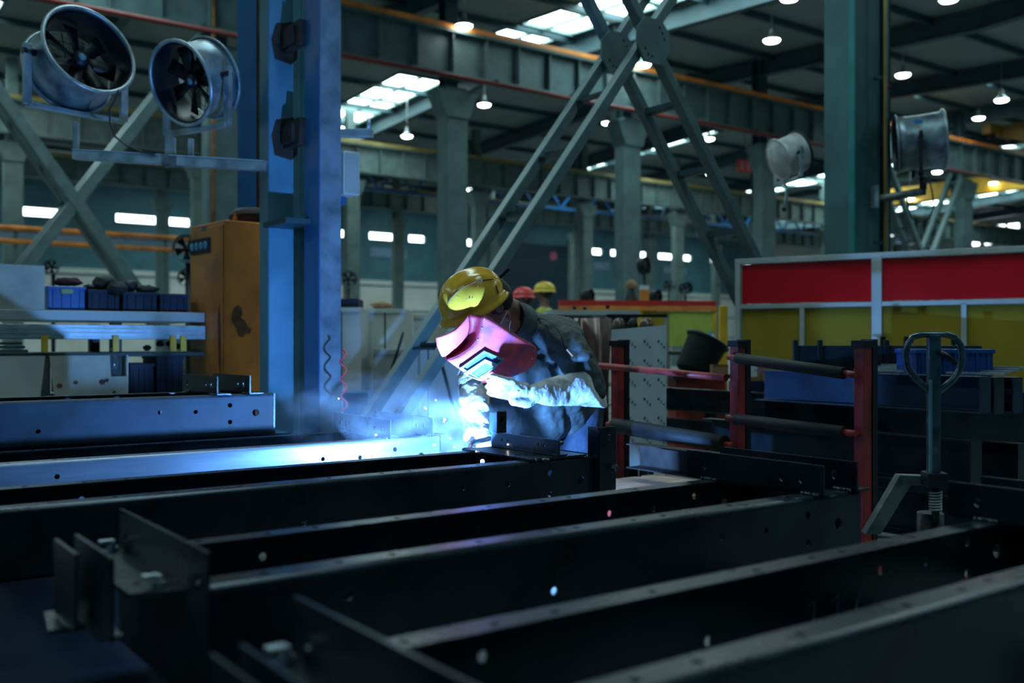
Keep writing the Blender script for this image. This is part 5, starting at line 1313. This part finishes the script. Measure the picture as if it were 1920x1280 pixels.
# ------------------------------------------------------------------ background workers
def worker(label, x, yhat, Y, hatm, jm, face, lean=0.0, Rh=1.0):
    z = 1.1-(yhat-640)/F*Y; b0 = px(x, 640, Y); b0.z = 0; c = Vector((0,0,z-.115)); fd = Vector(face).normalized(); side = Vector((-fd.y,fd.x,0))
    mb = MB(); head_mesh(mb, c, fd, (0,0,1), .10)
    ns = c+Vector((0,0,-.20)); mb.capsule([c+Vector((0,0,-.08)), ns], [.055,.06])
    hp = Vector((0,0,z*.52)); ch = ns+Vector((0,0,-.12))
    mb.loft([(hp, side*.15, fd*.10), (hp.lerp(ch,.5), side*.14, fd*.10), (ch, side*.17, fd*.11), (ns, side*.10, fd*.07)], 16)
    arms = []
    for s in (-1,1):
        sh_ = ns+side*s*.18+Vector((0,0,-.06)); el = sh_+Vector((0,0,-.27))+fd*.05+side*s*.04; wr = el+fd*.20+Vector((0,0,-.08)); arms.append((sh_,el,wr))
        mb.capsule([sh_,el,wr],[.05,.04,.03]); hand(mb, wr, wr+fd*.09, side*-s, (0,0,1), .6, side*-s, .95, .009)
        h_ = hp+side*s*.09; kn = Vector((h_.x,h_.y,z*.28)); an = Vector((h_.x,h_.y,.08)); mb.capsule([h_,kn,an],[.085,.06,.045]); mb.capsule([an+Vector((0,0,-.03)), an+fd*.15+Vector((0,0,-.04))],[.042,.035])
    o = fuse(mb, 'person', SKIN, None, Vector((0,0,0)), .012, 3); o.location = b0; tag(o, label, 'person')
    j = MB(); j.loft([(hp+Vector((0,0,-.05)), side*.185, fd*.14), (hp.lerp(ch,.5), side*.175, fd*.14), (ch, side*.205, fd*.145), (ns+Vector((0,0,.0)), side*.12, fd*.09)], 18)
    for a in arms: j.capsule([a[0],a[1],a[1].lerp(a[2],.85)],[.075,.06,.048])
    fuse(j, 'work_jacket', jm, o, Vector((0,0,0)), .016, 4, .02)
    tq = MB()
    for s in (-1,1):
        h_ = hp+side*s*.09; tq.capsule([h_, Vector((h_.x,h_.y,z*.28)), Vector((h_.x,h_.y,.12))],[.11,.08,.065])
    fuse(tq, 'work_trousers', TROU, o, Vector((0,0,0)), .018, 4)
    hr = MB(); hr.ball((0,0,0), .102, 16, 12, M=Matrix.Translation(c+Vector((0,0,.012))-fd*.012) @ frame3((0,0,0), fd, side), sc=(1,.8,1)); hr.build('hair', HAIR, o)
    hard_hat('hard_hat', hatm, o, Matrix.Translation(c+Vector((0,0,.035))) @ frame3((0,0,0), fd, side), 1.0, .135, .112, .098)
    return o
worker('distant person in a red hard hat just right of the yellow-helmeted welder', 982, 541, 12.0, mat('red_hard_hat', (.75,.06,.05), .4, 0, .08, 5), mat('dark_red_jacket', (.25,.03,.03), .8, 0, .2, 8), (-.9,-.3,0))
worker('distant person in a yellow hard hat and lime vest behind the welder\'s shoulder', 1021, 531, 12.6, mat('yellow_hard_hat', (.85,.55,.04), .4, 0, .08, 5), mat('lime_vest', (.55,.62,.10), .8, 0, .2, 8), (-.9,.2,0))

# ================================================================== SMOKE AND SPARKS
sm = MB(); sm.ball((0,0,0), 1.0, 28, 18, sc=(1,1,1)); so = sm.build('welding_smoke', BLACK)
tag(so, 'blue-white welding smoke drifting left from the arc over the frames', 'smoke', kind='stuff')
so.location = px(742, 785, 4.25); so.scale = (.60,.40,.205); so.rotation_euler = (0,.10,.35)
m = bpy.data.materials.new('smoke_volume'); m.use_nodes = True; N = m.node_tree.nodes; L = m.node_tree.links; N.clear()
out = N.new('ShaderNodeOutputMaterial'); pv = N.new('ShaderNodeVolumePrincipled'); pv.inputs['Color'].default_value = (.85,.92,1,1); pv.inputs['Anisotropy'].default_value = .0
tc = N.new('ShaderNodeTexCoord'); gr = N.new('ShaderNodeVectorMath'); gr.operation = 'LENGTH'; L.new(tc.outputs['Object'], gr.inputs[0])
fall = N.new('ShaderNodeMapRange'); fall.inputs[1].default_value = .25; fall.inputs[2].default_value = 1.0; fall.inputs[3].default_value = 1.0; fall.inputs[4].default_value = 0.0; L.new(gr.outputs['Value'], fall.inputs[0])
mp = N.new('ShaderNodeMapping'); mp.inputs['Scale'].default_value = (2.2,1.5,1.1); L.new(tc.outputs['Object'], mp.inputs[0])
nz = N.new('ShaderNodeTexNoise'); nz.inputs['Scale'].default_value = 1.6; nz.inputs['Detail'].default_value = 6; nz.inputs['Distortion'].default_value = .9; L.new(mp.outputs[0], nz.inputs['Vector'])
mr = N.new('ShaderNodeMapRange'); mr.inputs[1].default_value = .47; mr.inputs[2].default_value = .70; mr.inputs[3].default_value = 0; mr.inputs[4].default_value = 1; L.new(nz.outputs['Fac'], mr.inputs[0])
mu = N.new('ShaderNodeMath'); mu.operation = 'MULTIPLY'; L.new(mr.outputs[0], mu.inputs[0]); L.new(fall.outputs[0], mu.inputs[1])
m2 = N.new('ShaderNodeMath'); m2.operation = 'MULTIPLY'; m2.inputs[1].default_value = SMOKE_D; L.new(mu.outputs[0], m2.inputs[0])
L.new(m2.outputs[0], pv.inputs['Density']); L.new(pv.outputs[0], out.inputs['Volume'])
so.data.materials.clear(); so.data.materials.append(m)
SPK = emis('spark_glow', (1.0,.85,.75), 14)
spark0 = None
for i, (x,y,Y,L_) in enumerate([(817,750,4.2,0),(798,765,4.2,9),(834,786,4.1,6),(832,790,4.1,0),(925,807,4.15,0),(932,823,4.12,0),(952,833,4.05,0),(814,834,4.0,3),(893,846,3.98,0),(843,821,4.05,0),(705,815,4.2,4),(635,747,4.5,0),(852,838,4.0,0)]):
    if spark0 is None:
        o = MB().ball((0,0,0), .0030, 8, 6).build('spark', SPK); spark0 = o
    else: o = spark0.copy(); C.objects.link(o)
    o.location = px(x,y,Y); o.scale = (1+L_*.12,1,1); o.rotation_euler = (0,.7 if L_ > 4 else 0,0)
    tag(o, 'small glowing weld spark floating in the air near the welder\'s gloves', 'spark', 'weld sparks')

# ================================================================== CAMERA, LIGHT, WORLD
cam = bpy.data.cameras.new('camera'); cam.sensor_width = 36; cam.lens = F/1920*36; cam.clip_end = 300
co = bpy.data.objects.new('camera', cam); C.objects.link(co); co.location = (0,0,CAMZ); co.rotation_euler = (PI/2,0,0)
cam.dof.use_dof = True; cam.dof.focus_distance = 4.05; cam.dof.aperture_fstop = 1.9
bpy.context.scene.camera = co
def light(name, kind, loc, power, col, **kw):
    l = bpy.data.lights.new(name, kind); l.energy = power; l.color = col
    for k, v in kw.items(): setattr(l, k, v)
    o = bpy.data.objects.new(name, l); C.objects.link(o); o.location = loc; return o
light('arc_light', 'POINT', AR+Vector((0,0,.014)), ARC_W, (.14,.40,1.0), shadow_soft_size=.018)
w = bpy.data.worlds.new('World'); bpy.context.scene.world = w; w.use_nodes = True
bg = w.node_tree.nodes['Background']; bg.inputs[0].default_value = (.05,.42,.62,1); bg.inputs[1].default_value = WORLD_S
sc = bpy.context.scene
sc.view_settings.view_transform = 'Standard'; sc.view_settings.look = 'None'; sc.view_settings.exposure = EXPO; sc.view_settings.gamma = 1
sc.view_settings.use_curve_mapping = False
sc.cycles.use_denoising = True; sc.cycles.max_bounces = 6; sc.cycles.diffuse_bounces = 3; sc.cycles.glossy_bounces = 3; sc.cycles.volume_bounces = 1; sc.cycles.transparent_max_bounces = 6
sc.cycles.sample_clamp_indirect = 4; sc.cycles.caustics_reflective = False; sc.cycles.caustics_refractive = False
sc.cycles.volume_step_rate = 2.0; sc.cycles.volume_max_steps = 128
